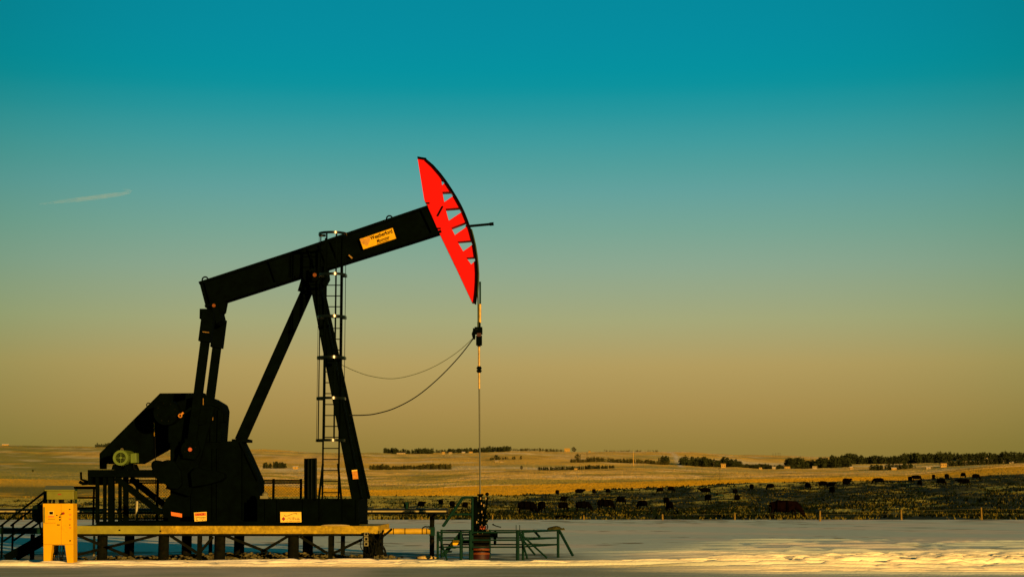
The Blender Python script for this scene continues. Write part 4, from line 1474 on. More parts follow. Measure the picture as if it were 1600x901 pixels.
Y0_, Y1_ = 48.6, 51.2
gx = lambda px, Y=Y0_: W(px, 850, Y).x
xL, xM, xR = gx(684), gx(810.5), gx(872, 51.2)
zr = [W(700, py, Y0_).z for py in (831, 843, 854)]
for z in zr:
    gtube((xL, Y0_, z), (xM, Y0_, z))
    gtube((xL, Y1_, z), (xR, Y1_, z))
    gtube((xM, Y0_, z), (xR, Y1_, z))
for x_, y_, r_ in ((xL, Y0_, .035), (gx(720), Y0_, .035), (gx(735), Y0_, .045), (xM - 0.03, Y0_, .05), (xM + 0.12, Y0_ + 0.15, .035), (xR, Y1_, .04), (xL, Y1_, .035), (gx(765, Y1_), Y1_, .035)):
    gtube((x_, y_, -0.1), (x_, y_, zr[0] + 0.03), r_, 'post')
for a, b in (((684.5, 831), (698.5, 874)), ((812, 832), (824, 872)), ((813, 838), (836, 866)), ((813, 833), (854.5, 871))):
    gtube(W(*a, Y0_), W(*b, Y0_ - 0.25), 0.027, 'brace')
a_, b_ = W(873.5, 827.5, Y1_), W(895, 867.3, Y1_ - 0.4)
gtube(a_, b_, 0.04, 'brace')
gtube(W(834, 828, Y1_), W(843, 838, Y1_ - 0.3), 0.035, 'brace')
for px0 in (806.5, 812):
    gtube(W(px0, 830, Y0_), W(px0, 819.5, Y0_), 0.010, 'marker_rod')

# green steps up to the wellhead
WS = thing('wellhead_steps', 'green steel steps with a tall handrail left of the wellhead', 'steps', W(712, 868, 49.3))
Yw = 49.2
for yy in (Yw, Yw + 0.75):
    a_, b_ = W(691, 868, Yw), W(719, 834, Yw)
    MB().bar((a_.x, yy, a_.z), (b_.x, yy, b_.z), 0.11, 0.03).build('stringer', M_green, WS)
pts_px = [(691.5, 822), (722.5, 777), (738, 776.5)]
for yy in (Yw, Yw + 0.75):
    P3 = [W(a, b, Yw) for a, b in pts_px]
    P3 = [Vector((p.x, yy, p.z)) for p in P3]
    MB().path([P3[0], P3[1], P3[1] + Vector((0.05, 0, 0.01)), P3[2]], 0.035, 8).build('handrail', M_green, WS, smooth=True)
    a_ = W(738, 776.5, Yw)
    MB().tube((a_.x, yy, a_.z), (a_.x, yy, 0), 0.035, 8).build('rail_post', M_green, WS, smooth=True)
    a_, b_ = W(706, 803, Yw), W(737, 803, Yw)
    MB().tube((a_.x, yy, a_.z), (b_.x, yy, b_.z), 0.03, 8).build('mid_rail', M_green, WS, smooth=True)
    a_ = W(720.5, 836, Yw)
    MB().tube((a_.x, yy, a_.z), (a_.x, yy, 0), 0.03, 8).build('step_leg', M_green, WS, smooth=True)
a_, b_ = W(716, 834, Yw), W(737, 834, Yw)
MB().box((a_.x, Yw, a_.z - 0.04), (b_.x, Yw + 0.75, a_.z)).build('landing', M_green, WS)
for k, (px0, py) in enumerate(((694, 862), (700.5, 855.5), (706.5, 848), (713, 841))):
    p = W(px0, py, Yw)
    MB().box((p.x - 0.02, Yw + 0.03, p.z - 0.015), (p.x + 0.20, Yw + 0.72, p.z + 0.015)).build('tread', M_green, WS)
pl = MB().pprism([(703, 851), (708, 844), (718.5, 844), (714, 851)], Yw - 0.10, Yw - 0.08).build('step_sign', M_sign, WS)

# ------------------------------------------------------------------ rubble under the deck
rs = random.Random(21)
rub = MB()
ico_v = []
g_ = (1 + 5 ** 0.5) / 2
for a in (-1, 1):
    for b in (-g_, g_):
        ico_v += [(0, a, b), (a, b, 0), (b, 0, a)]
import itertools
ico_f = []
for tri in itertools.combinations(range(12), 3):
    if all(abs((Vector(ico_v[tri[i]]) - Vector(ico_v[tri[j]])).length - 2) < 0.01 for i, j in ((0, 1), (0, 2), (1, 2))):
        ico_f.append(tri)
for k in range(1100):
    px0 = rs.triangular(120, 640, 420)
    yy = rs.gauss(50.2, 0.9)
    if yy < 48.7 or yy > 52.5:
        continue
    x = W(px0, 860, yy).x
    heap = 0.16 * math.exp(-((px0 - 420) / 190) ** 2) * math.exp(-((yy - 50.2) / 0.8) ** 2)
    r_ = rs.uniform(0.025, 0.075)
    sc3 = (rs.uniform(.8, 1.6), rs.uniform(.8, 1.6), rs.uniform(.5, .9))
    zz0 = pad_z(x, yy) + rs.random() * heap
    vs = [(x + v[0] * r_ * sc3[0] * rs.uniform(.7, 1.2) / 1.9, yy + v[1] * r_ * sc3[1] * rs.uniform(.7, 1.2) / 1.9, zz0 + v[2] * r_ * sc3[2] * rs.uniform(.7, 1.2) / 1.9 + 0.01) for v in ico_v]
    rub.add(vs, ico_f)
rb_ = rub.build('rubble', M_stone, None, fix=False)
rb_['kind'] = 'stuff'
rb_['label'] = 'loose stones and clods heaped under the deck'
rb_['category'] = 'rubble'

# ------------------------------------------------------------------ pasture fence
ords = ['first', 'second', 'third', 'fourth', 'fifth', 'sixth', 'seventh', 'eighth', 'ninth', 'tenth', 'eleventh', 'twelfth', 'thirteenth', 'fourteenth', 'fifteenth', 'sixteenth', 'seventeenth', 'eighteenth', 'nineteenth', 'twentieth']
fpx = [(36, 800, 816), (659.5, 806.5, 814), (769, 804, 813), (912.5, 804.5, 813), (1035.5, 803, 813), (1148, 801.5, 814), (1281, 797.5, 817), (1408.5, 796, 815.5), (1534, 792.5, 814)]
ftops = []
for i, (xx, yt_, yb_) in enumerate(fpx):
    Yp = 133.6 if i != 6 else 126
    x = W(xx, 810, Yp).x
    zt2 = W(xx, yt_, Yp).z
    t_ = MB()
    n = 8
    h0 = -0.2
    lean = random.Random(i).uniform(-0.04, 0.04)
    r_ = 0.075 if xx > 1000 else 0.06
    t_.tube((x, Yp, h0), (x + lean, Yp, zt2), r_, n, r_ * 0.85).tube((x + lean, Yp, zt2), (x + lean, Yp, zt2 + 0.03), r_ * 0.85, n, r_ * 0.4)
    o = t_.build('fence_post', M_wood, None, smooth=True)
    tag(o, f'weathered wooden fence post at the pasture edge, {ords[i]} from the left', 'fence post', 'posts along the pasture edge')
    ftops.append((x + lean, Yp, zt2))
for zf in (0.45, 0.8):
    pts_ = [Vector((W(-300, 810, 133.6).x, 133.5, zf * 0.9))] + [Vector((a, b - 0.08, min(c * 0.9, zf + 0.02))) for a, b, c in ftops] + [Vector((W(1900, 810, 133.6).x, 133.5, zf * 0.9))]
    o = MB().path(pts_, 0.004, 4).build('fence_wire', M_galv, None)
    tag(o, ('lower', 'upper')[zf > 0.5] + ' thin wire strung along the pasture fence posts', 'wire', 'fence wires')

# ------------------------------------------------------------------ cattle
M_cow = mat('cow_hide', (0.0009, 0.0007, 0.0006), rough=1.0, var=0.5, scale=5, spec=0.0)
M_cowb = mat('brown_cow_hide', (0.0022, 0.0009, 0.0005), rough=1.0, var=0.7, scale=3, spec=0.0)


def cow_mesh(kind):
    """skinned from a jointed skeleton; faces +x, feet at z = 0"""
    V, E, Rr = [], [], []

    def chain(start, pts):
        prev = start
        for (p, r_) in pts:
            V.append(p)
            Rr.append(r_)
            i = len(V) - 1
            if prev is not None:
                E.append((prev, i))
            prev = i
        return prev
    V.append((-0.15, 0, 0.93)); Rr.append((0.42, 0.47))
    hip = chain(0, [((-0.55, 0, 0.96), (0.40, 0.44)), ((-0.88, 0, 1.02), (0.32, 0.36)), ((-1.02, 0, 1.08), (0.15, 0.2))])
    tail = chain(hip, [((-1.12, 0, 0.98), (0.05, 0.05)), ((-1.14, 0, 0.6), (0.035, 0.035)), ((-1.13, 0, 0.38), (0.05, 0.05))])
    sh = chain(0, [((0.25, 0, 0.93), (0.42, 0.47)), ((0.62, 0, 0.99), (0.36, 0.45)), ((0.84, 0, 1.02), (0.28, 0.37))])
    if kind == 'grazing':
        chain(sh, [((1.05, 0, 0.86), (0.22, 0.28)), ((1.24, 0, 0.60), (0.17, 0.21)), ((1.36, 0, 0.42), (0.14, 0.16)), ((1.47, 0, 0.22), (0.09, 0.10)), ((1.52, 0, 0.11), (0.075, 0.08))])
        e = len(V) - 3
    else:
        chain(sh, [((1.05, 0, 1.10), (0.22, 0.28)), ((1.22, 0, 1.20), (0.17, 0.21)), ((1.36, 0, 1.22), (0.15, 0.17)), ((1.54, 0, 1.10), (0.10, 0.115)), ((1.61, 0, 1.04), (0.09, 0.09))])
        e = len(V) - 3
    for s_ in (-1, 1):
        chain(e, [((V[e][0] - 0.04, s_ * 0.15, V[e][2] + 0.06), (0.04, 0.03)), ((V[e][0] - 0.05, s_ * 0.26, V[e][2] + 0.05), (0.03, 0.05))])
        st = 0.10 * s_
        chain(3 - 1, [((-0.86, s_ * 0.20, 0.82), (0.16, 0.15)), ((-0.80 + st, s_ * 0.21, 0.60), (0.09, 0.09)), ((-0.94 + st, s_ * 0.21, 0.40), (0.06, 0.055)), ((-0.90 + st, s_ * 0.21, 0.12), (0.045, 0.045)), ((-0.86 + st, s_ * 0.21, 0.02), (0.06, 0.055))])
        chain(sh - 1, [((0.66, s_ * 0.19, 0.78), (0.13, 0.12)), ((0.66 - st, s_ * 0.19, 0.56), (0.085, 0.08)), ((0.70 - st, s_ * 0.19, 0.34), (0.055, 0.055)), ((0.67 - st, s_ * 0.19, 0.10), (0.042, 0.042)), ((0.70 - st, s_ * 0.19, 0.02), (0.06, 0.055))])
    me = bpy.data.meshes.new('cow_skeleton')
    me.from_pydata(V, E, [])
    ob = bpy.data.objects.new('cow_skeleton', me)
    COL.objects.link(ob)
    md = ob.modifiers.new('skin', 'SKIN')
    for i, r_ in enumerate(Rr):
        me.skin_vertices[0].data[i].radius = r_
        me.skin_vertices[0].data[i].use_root = (i == 0)
    sb = ob.modifiers.new('sub', 'SUBSURF')
    sb.levels = sb.render_levels = 2
    sm = ob.modifiers.new('smooth', 'SMOOTH')
    sm.factor = 0.5
    sm.iterations = 7
    dg = bpy.context.evaluated_depsgraph_get()
    out = bpy.data.meshes.new_from_object(ob.evaluated_get(dg))
    bpy.data.objects.remove(ob)
    out.materials.clear()
    out.polygons.foreach_set('use_smooth', [True] * len(out.polygons))
    return out


cow_meshes = {}
for k_ in ('grazing', 'standing'):
    cow_meshes[k_] = cow_mesh(k_)
    cow_meshes[k_].materials.append(M_cow)
big = cow_meshes['grazing'].copy()
big.materials.clear()
big.materials.append(M_cowb)


def add_cow(me, loc, rz, label, s=1.0, group='cattle grazing in the pasture', zs=1.0):
    o = bpy.data.objects.new('cow', me)
    COL.objects.link(o)
    o.location = loc
    o.rotation_euler = (0, 0, rz)
    o.scale = (s, s, s * zs)
    tag(o, label, 'cow', group)
    return o


bc = W(1226, 813, 137.5)
add_cow(big, (bc.x, 137.5, float(terrain(bc.x, 137.5)) - 0.03), R(-8), 'big dark brown cow grazing close behind the pasture fence', 1.06)
k5 = lambda ox, l: [(ox + a / 5.333, 680 + b / 5.333, s_ / 5.333) for a, b, s_ in l]
cat = k5(800, [(378, 500, 14), (563, 495, 14), (683, 492, 20), (797, 490, 20), (1235, 478, 14), (1325, 475, 14), (430, 565, 14), (905, 575, 25), (120, 655, 50), (165, 645, 50), (245, 640, 28), (425, 632, 28), (590, 635, 28), (775, 628, 45), (1085, 612, 45), (1285, 590, 30), (1310, 632, 45)])
cat += k5(1050, [(277, 492, 14), (300, 562, 30), (525, 497, 22), (540, 560, 30), (665, 465, 20), (822, 455, 30), (1135, 450, 35), (1260, 432, 20), (1330, 440, 35), (1457, 418, 20), (1335, 495, 30)])
cat += k5(1300, [(125, 415, 18), (388, 407, 25), (655, 388, 20), (705, 380, 25), (850, 368, 20), (962, 370, 22), (1098, 355, 16), (1100, 420, 50), (1203, 368, 30), (735, 425, 20), (910, 415, 20)])
cat += [(635, 796, 3), (658.5, 795, 6), (689, 791, 5), (707, 794, 6), (727, 796, 6)]
rk = random.Random(4)
cows = []
for (px0, py0, s_) in cat:
    p = spot(px0, py0 + 1.0, 150, 560)
    cows.append((p, px0, py0))
rows_ = {'near': [], 'mid': [], 'far': []}
for c_ in cows:
    d_ = c_[0].y
    rows_['near' if d_ < 330 else 'mid' if d_ < 425 else 'far'].append(c_)
names_ = {'near': 'black cow in the lower pasture', 'mid': 'black cow halfway up the pasture', 'far': 'small black cow near the brow of the pasture'}


def ordinal(i):
    if i < 20:
        return ords[i]
    return 'twenty-' + ords[i - 20]


for key, lst in rows_.items():
    lst.sort(key=lambda c_: c_[0].x / c_[0].y)
    for i, (p, px0, py0) in enumerate(lst):
        kind = rk.choice(('grazing', 'standing', 'grazing'))
        face = rk.choice((R(80), R(-90), R(60), R(120), R(100), R(35), R(150), R(-60), R(-110), R(-80)))
        add_cow(cow_meshes[kind], p, face, f'{names_[key]}, {ordinal(i)} from the left', rk.uniform(1.05, 1.2))

# ------------------------------------------------------------------ pasture grass
def blades(name, n, m, h, wd, dmin, dmax, label, seed, cluster=None, rule=None, tint=None):
    g = np.random.default_rng(seed)
    d = np.sqrt(g.uniform(dmin ** 2, dmax ** 2, n)) if dmax > 600 else g.uniform(dmin, dmax, n)
    px = g.uniform(-60, 1660, n)
    x = (px - 800) / 2719.0 * d
    if cluster:
        keep = (fbm(x / cluster + 7, d / (cluster * 2.6) + 3, 3) > 0.47)
        x, d = x[keep], d[keep]
        n = len(x)
    if rule is not None:
        keep = rule(800 + 2719.0 * x / d, d, g.random(n))
        x, d = x[keep], d[keep]
        n = len(x)
    z = terrain(x, d)
    hh = h * g.uniform(0.5, 1.3, n)
    a = g.uniform(0, math.pi, n)
    w_ = wd * g.uniform(0.6, 1.4, n)
    lx, ly = g.normal(0, 0.35, n) * hh, g.normal(0, 0.35, n) * hh
    V = np.zeros((n, 3, 3))
    V[:, 0] = np.stack([x - np.cos(a) * w_, d - np.sin(a) * w_, z - 0.05], -1)
    V[:, 1] = np.stack([x + np.cos(a) * w_, d + np.sin(a) * w_, z - 0.05], -1)
    V[:, 2] = np.stack([x + lx, d + ly, z + hh], -1)
    me = bpy.data.meshes.new(name)
    me.vertices.add(n * 3)
    me.vertices.foreach_set('co', V.ravel())
    me.loops.add(n * 3)
    me.loops.foreach_set('vertex_index', np.arange(n * 3))
    me.polygons.add(n)
    me.polygons.foreach_set('loop_start', np.arange(n) * 3)
    me.update()
    me.validate()
    if tint:
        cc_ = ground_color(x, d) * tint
        ca = me.color_attributes.new('field', 'FLOAT_COLOR', 'POINT')
        rgba = np.repeat(np.concatenate([cc_, np.ones((n, 1))], 1), 3, 0)
        ca.data.foreach_set('color', rgba.ravel())
    me.materials.append(m)
    o = bpy.data.objects.new(name, me)
    COL.objects.link(o)
    o['kind'] = 'stuff'
    o['label'] = label
    o['category'] = 'grass'
    return o


M_gdark = mat('dark_grass', (0.0014, 0.0036, 0.0005), rough=0.95, var=0.5, scale=0.4, spec=0.05)
M_gstraw = mat('straw_grass', (0.072, 0.058, 0.005), rough=0.95, var=0.5, scale=0.6, spec=0.05)
M_gmid = mat('olive_grass', (0.0050, 0.0085, 0.0009), rough=0.95, var=0.5, scale=0.5, spec=0.05)
blades('dark_grass_tussocks', 80000, M_gdark, 0.30, 0.10, 134.6, 450, 'dark green grass tussocks covering the pasture', 1, 4.0)
blades('tall_tussocks', 8000, M_gdark, 0.45, 0.26, 150, 455, 'tall dark tussocks standing in clumps through the pasture', 12, 5.5, lambda p, d, u: u < 0.25 + 0.75 * sstep(620, 840, p))
blades('brow_tussocks', 3500, M_gdark, 0.45, 0.35, 446, 484, 'ragged dark tussocks along the brow of the pasture', 13, 9.0, lambda p, d, u: u < 0.2 + 0.8 * sstep(700, 1000, p))
blades('olive_grass', 60000, M_gmid, 0.26, 0.07, 134.6, 470, 'olive winter grass across the pasture', 2, 9.0, lambda p, d, u: u > dark_patch((p - 800) / 2719.0 * d, d) * 0.7)
blades('straw_grass', 110000, M_gstraw, 0.22, 0.08, 134.4, 470, 'dry straw coloured grass in the pasture', 3, 3.2, lambda p, d, u: u > dark_patch((p - 800) / 2719.0 * d, d) * 0.9)

M_stub = mat('stubble', (1, 1, 1), rough=0.95, var=0.22, scale=0.05, spec=0.02, attr='field')
blades('gold_stubble', 230000, M_stub, 0.32, 0.22, 640, 1235, 'golden grain stubble in the field beyond the pasture', 5, None,
       lambda p, d, u: u < np.where(d < 1120, 0.12 + 0.88 * sstep(250, 560, p), 0.25 + 0.75 * sstep(50, 420, p)), 0.36)
blades('pale_stubble', 230000, M_stub, 0.35, 0.40, 1235, 2050, 'pale patchy stubble on the slope beyond the golden field', 6, None,
       lambda p, d, u: u < 0.15 + 0.85 * sstep(60, 480, p), 0.36)
blades('far_stubble', 90000, M_stub, 0.45, 0.6, 2080, 4150, 'thin stubble on the farthest hill fields', 8, None,
       lambda p, d, u: u < 0.2 + 0.8 * sstep(100, 600, p), 0.36)

# ------------------------------------------------------------------ far trees
M_far = mat('far_conifer', (0.0170, 0.0210, 0.0065), rough=0.95, var=0.5, scale=0.08, spec=0.03)
M_far2 = mat('far_bare_trees', (0.034, 0.032, 0.0070), rough=0.95, var=0.5, scale=0.08, spec=0.03)
M_trunk = mat('bark', (0.03, 0.02, 0.008), rough=0.95, var=0.3, scale=2, spec=0.05)


def belt(name, label, px0, px1, d, hmin, hmax, count, m, conifer=0.5, seed=0, depth=0.02, faces=90, base=0.0):
    """a far wood that reads as one mass: many small crowns of leaf-sized faces"""
    g = np.random.default_rng(seed)
    allv = []
    for k in range(count):
        px = g.uniform(px0, px1)
        dd = d * (1 + g.uniform(-depth, depth))
        x = (px - 800) / 2719.0 * dd
        z = float(terrain(x, dd)) - base
        # the wood swells and thins along its length
        hgt = (hmin + (hmax - hmin) * float(fbm(np.array(px / 13.0 + seed), np.array(seed * 1.7), 2)) ** 0.8) * g.uniform(0.75, 1.3) * 1.2
        n = faces
        t = g.random(n)
        if g.random() < conifer:
            rad = (1 - t) * hgt * 0.26
        else:
            rad = np.sqrt(np.maximum(0.02, 1 - (2 * t - 0.95) ** 2)) * hgt * 0.36
        a = g.uniform(0, 2 * math.pi, n)
        r_ = rad * np.sqrt(g.random(n))
        cpt = np.stack([x + r_ * np.cos(a), dd + r_ * np.sin(a), z + hgt * (0.05 + 0.95 * t)], -1)
        sz = hgt * 0.10
        tri = cpt[:, None, :] + g.normal(0, 1, (n, 3, 3)) * sz * np.array((0.8, 0.8, 0.75))
        allv.append(tri)
    V = np.concatenate(allv).reshape(-1, 3)
    n = len(V) // 3
    me = bpy.data.meshes.new(name)
    me.vertices.add(n * 3)
    me.vertices.foreach_set('co', V.ravel())
    me.loops.add(n * 3)
    me.loops.foreach_set('vertex_index', np.arange(n * 3))
    me.polygons.add(n)
    me.polygons.foreach_set('loop_start', np.arange(n) * 3)
    me.update()
    me.validate()
    me.materials.append(m)
    o = bpy.data.objects.new(name, me)
    COL.objects.link(o)
    o['kind'] = 'stuff'
    o['label'] = label
    o['category'] = 'trees'
    return o


belt('far_wood', 'dense dark wood on the skyline above the white houses', 600, 676, 3900, 3.5, 9.5, 130, M_far, 0.4, 1)
belt('far_wood', 'long dark wood on the skyline right of the rod', 700, 800, 4000, 4.5, 9.5, 190, M_far, 0.35, 2)
belt('far_wood', 'thin line of bare trees on the skyline', 795, 885, 4150, 2.5, 6, 130, M_far2, 0.2, 3, faces=60)
belt('far_wood', 'low dark scrub joining the two skyline woods', 674, 702, 4000, 2.5, 6, 40, M_far, 0.3, 19, faces=60)
belt('hedgerow', 'olive row of bare bushes on the middle field', 577, 704, 2230, 2.5, 5.5, 220, M_far2, 0.05, 4, depth=0.006)
belt('shelter_belt', 'dark row of small spruces below the far farm', 840, 960, 2150, 1.6, 4.0, 190, M_far, 0.9, 5, depth=0.006)
belt('shelter_belt', 'green brush strip in front of the pale mast', 892, 1045, 2780, 2.2, 6, 220, M_far2, 0.35, 6, depth=0.008)
belt('far_wood', 'dark trees flanking the climbing farm road', 1030, 1047, 2900, 4, 9, 24, M_far, 0.6, 7)
belt('far_wood', 'dark wood around the house right of the farm road', 1064, 1160, 2800, 5, 12, 150, M_far, 0.3, 8)
belt('far_wood', 'low dark brush strip between the two woods', 1150, 1240, 2850, 3, 6.5, 200, M_far, 0.3, 9)
belt('far_wood', 'dark wooded rise with mixed tree tops', 1230, 1330, 2950, 6, 13, 180, M_far, 0.4, 10)
belt('far_wood', 'tall dark wood on the right skyline', 1300, 1480, 3300, 7, 14, 340, M_far, 0.45, 11)
belt('far_wood', 'dark belt of trees on the far right skyline', 1475, 1640, 3400, 7, 12, 220, M_far, 0.4, 12)
belt('shelter_belt', 'dark scrub in front of the right hand farm', 1360, 1432, 2500, 3, 7, 80, M_far, 0.3, 13, depth=0.008)
belt('shelter_belt', 'dark scrub at the right edge below the skyline wood', 1480, 1640, 2500, 4, 8, 180, M_far, 0.3, 14, depth=0.008)
belt('farm_trees', 'dark trees around the small farm left of the pump jack leg', 409, 446, 2300, 3, 6.5, 44, M_far, 0.3, 15, depth=0.006)
belt('far_wood', 'dark clump of trees on the left skyline', 146, 178, 4150, 5, 9, 36, M_far, 0.3, 16)
belt('ridge_scrub', 'dark scrub along the ridge left of the farm road', 945, 1030, 4100, 2, 5, 60, M_far2, 0.2, 17, faces=50)
belt('farm_trees', 'small dark trees behind the lone mid-slope farm', 765, 815, 2950, 2, 5, 30, M_far, 0.3, 18, depth=0.006)


def tree(px, d, h, label, m, seed):
    g = np.random.default_rng(seed)
    x = (px - 800) / 2719.0 * d
    z = float(terrain(x, d))
    T = thing('tree', label, 'tree', (x, d, z), 'single trees on the far fields')
    MB().tube((x, d, z - 0.3), (x, d, z + h * 0.55), h * 0.04, 7, h * 0.015).build('trunk', M_trunk, T)
    n = 260
    t = g.random(n)
    a = g.uniform(0, 2 * math.pi, n)
    rad = np.sqrt(np.maximum(0.02, 1 - (2 * t - 0.95) ** 2)) * h * 0.42 * np.sqrt(g.random(n))
    c_ = np.stack([x + rad * np.cos(a), d + rad * np.sin(a), z + h * (0.22 + 0.78 * t)], -1)
    tri = c_[:, None, :] + g.normal(0, 1, (n, 3, 3)) * h * 0.06
    mb_ = MB()
    mb_.add([tuple(v) for v in tri.reshape(-1, 3)], [(3 * i, 3 * i + 1, 3 * i + 2) for i in range(n)])
    mb_.build('crown', m, T, fix=False)


tree(50 - 0, 1850, 3.0, 'lone dark bush on the left hillside', M_far, 31)
tree(815, 2150, 5, 'small dark tree left of the spruce row', M_far, 32)
tree(903, 2780, 13, 'round bare tree at the left end of the brush strip', M_far2, 33)
tree(1239, 2880, 17, 'round dark tree standing at the left foot of the wooded rise', M_far, 34)
tree(775, 2900, 10, 'single round dark tree beside the lone mid-slope farm', M_far, 35)
tree(897, 4000, 13, 'bushy olive tree right of the bright skyline house', M_far2, 36)

# ------------------------------------------------------------------ far houses
M_hw = mat('house_wall', (0.20, 0.15, 0.075), rough=0.8, var=0.1, scale=0.5, spec=0.1)
M_hw2 = mat('house_wall_warm', (0.24, 0.145, 0.03), rough=0.8, var=0.1, scale=0.5, spec=0.1)
M_hr = mat('house_roof', (0.03, 0.028, 0.015), rough=0.85, var=0.2, scale=0.6, spec=0.1)
M_hr2 = mat('snowy_roof', (0.40, 0.38, 0.34), rough=0.85, var=0.1, scale=0.6, spec=0.1)
M_gl = mat('window_glass', (0.02, 0.02, 0.02), rough=0.15, var=0.1, spec=0.5)


def house(px, d, w_, h, label, wall, roof, rise=0.35, windows=2, cat_='house'):
    w_, h = w_ * 0.72, h * 0.8
    x = (px - 800) / 2719.0 * d
    z = float(terrain(x, d))
    Hh = thing('farm_house' if cat_ == 'house' else 'farm_shed', label, cat_, (x, d, z), 'far farm buildings')
    dp = w_ * 0.6
    wl = MB().box((x - w_ / 2, d, z - 1), (x + w_ / 2, d + dp, z + h)).build('wall', wall, Hh)
    ov = 0.4
    ro = MB()
    r_ = w_ * rise * 0.5
    ro.add([(x - w_ / 2 - ov, d - ov, z + h), (x + w_ / 2 + ov, d - ov, z + h), (x + w_ / 2 + ov, d + dp + ov, z + h), (x - w_ / 2 - ov, d + dp + ov, z + h),
            (x - w_ / 2 - ov, d + dp / 2, z + h + r_), (x + w_ / 2 + ov, d + dp / 2, z + h + r_)],
           [(0, 1, 5, 4), (2, 3, 4, 5), (1, 2, 5), (3, 0, 4), (3, 2, 1, 0)])
    ro.build('roof', roof, Hh)
    for k in range(windows):
        xx = x - w_ / 2 + w_ * (k + 0.5) / windows
        MB().box((xx - 0.5, d - 0.06, z + h * 0.4), (xx + 0.5, d + 0.02, z + h * 0.75)).build('window', M_gl, wl)
    return Hh


house(692.5, 3700, 9, 6, 'bright white skyline house at the right of the dense wood', M_hw2, M_hr)
house(703.5, 3700, 10, 5, 'low white skyline house, second from the dense wood', M_hw, M_hr)
house(724, 3600, 9, 4.5, 'low white skyline house left of the rod', M_hw, M_hr2)
house(735.5, 3800, 11, 5, 'wide white skyline house nearest the rod', M_hw2, M_hr)
house(776, 2850, 8, 3, 'long low white farm building on the mid slope', M_hw, M_hr2, 0.2, 3)
house(784, 2830, 6, 3, 'small white farm building at the right of the mid slope farm', M_hw, M_hr)
house(886.5, 3950, 17, 8, 'large bright yellow skyline house with a steep roof', M_hw2, M_hw2, 0.7, 3)
house(921.5, 4000, 6, 4, 'tiny pale skyline house right of the bright yellow one', M_hw2, M_hr)
house(900, 2130, 5, 2.2, 'small bright shed in front of the spruce row', M_hw2, M_hw2, 0.3, 1, 'shed')
house(1131, 2680, 10, 6, 'bright house set in the dark wood right of the farm road', M_hw2, M_hw2, 0.5, 2)
house(1189, 2650, 6, 3.5, 'small orange shed, first in the open field row', M_hw2, M_hr, 0.3, 1, 'shed')
house(1210, 2650, 7, 4, 'small pale shed, second in the open field row', M_hw, M_hr2, 0.3, 1, 'shed')
house(1231, 2660, 12, 4, 'long low bright shed below the wooded rise', M_hw2, M_hw2, 0.25, 3, 'shed')
house(1274, 2640, 10, 5, 'pale barn with dark windows below the wooded rise', M_hw, M_hr, 0.3, 3, 'barn')
house(1331, 2620, 6, 4, 'bright cottage between the wooded rise and the long wood', M_hw2, M_hr2)
house(1398, 2480, 10, 3.5, 'low bright house in front of the dark scrub', M_hw2, M_hr2, 0.25, 2)
house(1476, 2450, 12, 7, 'two storey house at the left of the right hand scrub', M_hw2, M_hr, 0.35, 3)
house(1452, 2440, 9, 3, 'low garage beside the two storey house', M_hw, M_hr2, 0.2, 1, 'garage')
house(1494, 2700, 8, 3.5, 'bright low house behind the two storey house', M_hw2, M_hr2, 0.25, 2)
house(1543, 3350, 9, 7, 'pale house peeking above the right skyline wood', M_hw, M_hr, 0.4, 2)
house(1582, 2480, 8, 3, 'pale low shed at the right picture edge', M_hw, M_hr2, 0.25, 1, 'shed')
house(461, 2280, 9, 4, 'small bright shed right of the small farm trees', M_hw2, M_hr2, 0.25, 1, 'shed')
house(5, 4100, 20, 4, 'low pale building on the left skyline', M_hw2, M_hr2, 0.2, 2, 'shed')
house(626, 3800, 26, 3.5, 'long low pale barn at the left end of the skyline wood', M_hw, M_hr, 0.2, 3, 'barn')


def pole(px, d, h, label, m, r_, arms=False, cat_='pole'):
    x = (px - 800) / 2719.0 * d
    z = float(terrain(x, d))
    T = thing('mast' if not arms else 'power_pole', label, cat_, (x, d, z))
    MB().tube((x, d, z - 0.5), (x, d, z + h), r_, 10, r_ * 0.8).build('pole_shaft', m, T, smooth=True)
    if arms:
        MB().box((x - 1.6, d - 0.12, z + h - 1.0), (x + 1.6, d + 0.12, z + h - 0.7)).build('cross_arm', m, T)
    else:
        MB().tube((x, d, z + h), (x, d, z + h + 3.2), r_ * 0.3, 8, r_ * 0.2).build('mast_tip', m, T, smooth=True)


pole(990, 2650, 20, 'tall pale mast standing in front of the brush strip', M_hw2, 0.75, cat_='mast')
pole(917.5, 3000, 11, 'dark power pole right of the spruce row', M_trunk, 0.35, True)
pole(1125, 1450, 8.5, 'dark power pole on the brow below the wood house', M_trunk, 0.13, True)
for i, xx in enumerate((1209, 1213, 1217, 1220)):
    pole(xx, 3950, 9, f'tiny power pole on the right skyline, {ords[i]} from the left', M_trunk, 0.35, True)

# ------------------------------------------------------------------ bale and ground clutter on the snow
bw = W(867, 825, 92)
hb_ = MB().ball((W(867, 822, 92).x, 92, 0.0), 0.40, 14, (1.15, 0.8, 0.45))
rh = random.Random(9)
hb_.v = [(v[0] + rh.uniform(-.10, .10), v[1] + rh.uniform(-.08, .08), v[2] + rh.uniform(-.05, .07)) for v in hb_.v]
hm = hb_.build('straw_heap', mat('straw_heap', (0.022, 0.022, 0.006), rough=0.95, var=0.6, scale=7, bump=0.8, bscale=16, spec=0.05), None, smooth='all')
tag(hm, 'small straw heap poking out of the snow right of the wellhead', 'straw heap')
p = W(880, 810, 137)
lm = MB().ball((p.x, 137.3, float(terrain(p.x, 137.3)) + 0.1), 0.7, 14, (1.15, 0.5, 0.35)).build('resting_mound', M_cow, None, smooth='all')
tag(lm, 'low black mound at the pasture edge right of the wellhead', 'mound')
ws = thing('weed_stalk', 'dark weed stalk bent over on the snow beside the wellhead', 'weed', W(776, 821, 98))
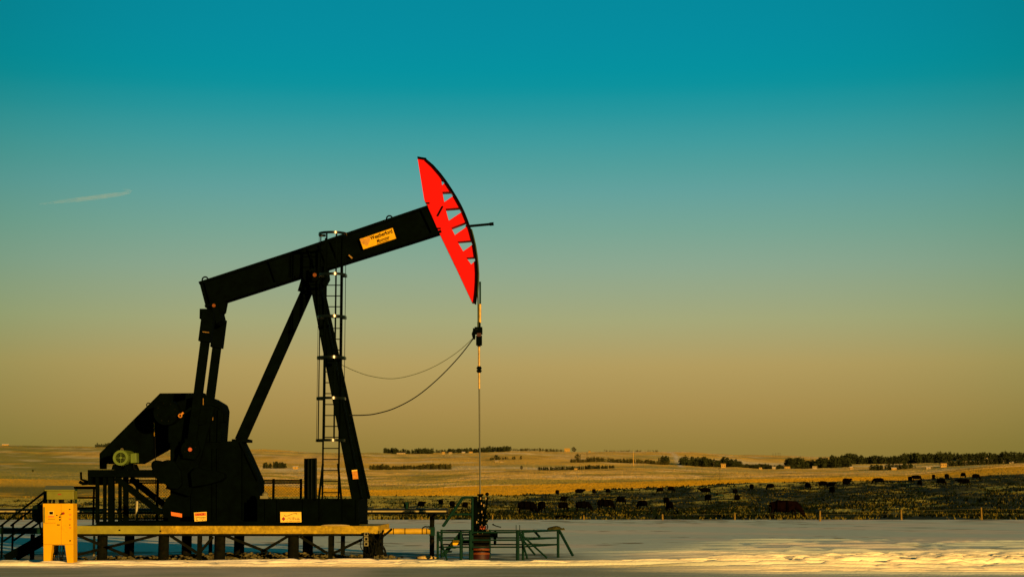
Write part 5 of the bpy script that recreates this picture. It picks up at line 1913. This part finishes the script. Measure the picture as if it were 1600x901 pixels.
MB().path([W(769, 818.5, 98), W(775, 821, 98), W(783, 823, 98)], 0.03, 5).path([W(772, 819, 98), W(770, 817.6, 98)], 0.02, 5).build('stalk', M_gdark, ws)

# ------------------------------------------------------------------ contrail high up on the left
ct_mat = bpy.data.materials.new('contrail_vapour')
ct_mat.use_nodes = True
t = ct_mat.node_tree
t.nodes.clear()
ov_ = N(t, 'ShaderNodeOutputMaterial')
vol = N(t, 'ShaderNodeVolumePrincipled')
vol.inputs['Color'].default_value = (0.95, 0.95, 0.95, 1)
geo = N(t, 'ShaderNodeNewGeometry')
no = N(t, 'ShaderNodeTexNoise')
no.inputs['Scale'].default_value = 0.006
no.inputs['Detail'].default_value = 3
L(t, geo.outputs['Position'], no.inputs['Vector'])
mrr = N(t, 'ShaderNodeMapRange')
mrr.inputs['From Min'].default_value = 0.3
mrr.inputs['From Max'].default_value = 0.75
mrr.inputs['To Min'].default_value = 0.0004
mrr.inputs['To Max'].default_value = 0.0036
L(t, no.outputs['Fac'], mrr.inputs['Value'])
L(t, mrr.outputs[0], vol.inputs['Density'])
L(t, vol.outputs[0], ov_.inputs['Volume'])
pts_ = [(62, 319), (95, 315), (130, 311), (165, 306.5), (190, 303), (201, 300.5), (205, 298.5), (199, 297), (190, 295.6)]
cm = MB()
P3 = [W(a, b, 14000) for a, b in pts_]
rad_ = [6, 16, 20, 20, 17, 14, 13, 11, 3]
n = 10
vs, fs = [], []
for k, p in enumerate(P3):
    d_ = (P3[min(k + 1, len(P3) - 1)] - P3[max(k - 1, 0)]).normalized()
    s_ = Vector((0, 1, 0))
    u_ = d_.cross(s_).normalized()
    for i in range(n):
        a = 2 * math.pi * i / n
        vs.append(p + (s_ * math.cos(a) * 2.0 + u_ * math.sin(a)) * rad_[k])
for k in range(len(P3) - 1):
    for i in range(n):
        fs.append((k * n + i, k * n + (i + 1) % n, (k + 1) * n + (i + 1) % n, (k + 1) * n + i))
fs += [tuple(range(n)), tuple(range((len(P3) - 1) * n, len(P3) * n))]
cm.add(vs, fs)
co = cm.build('contrail', ct_mat, None, smooth='all')
tag(co, 'faint hooked contrail in the sky at upper left', 'contrail')
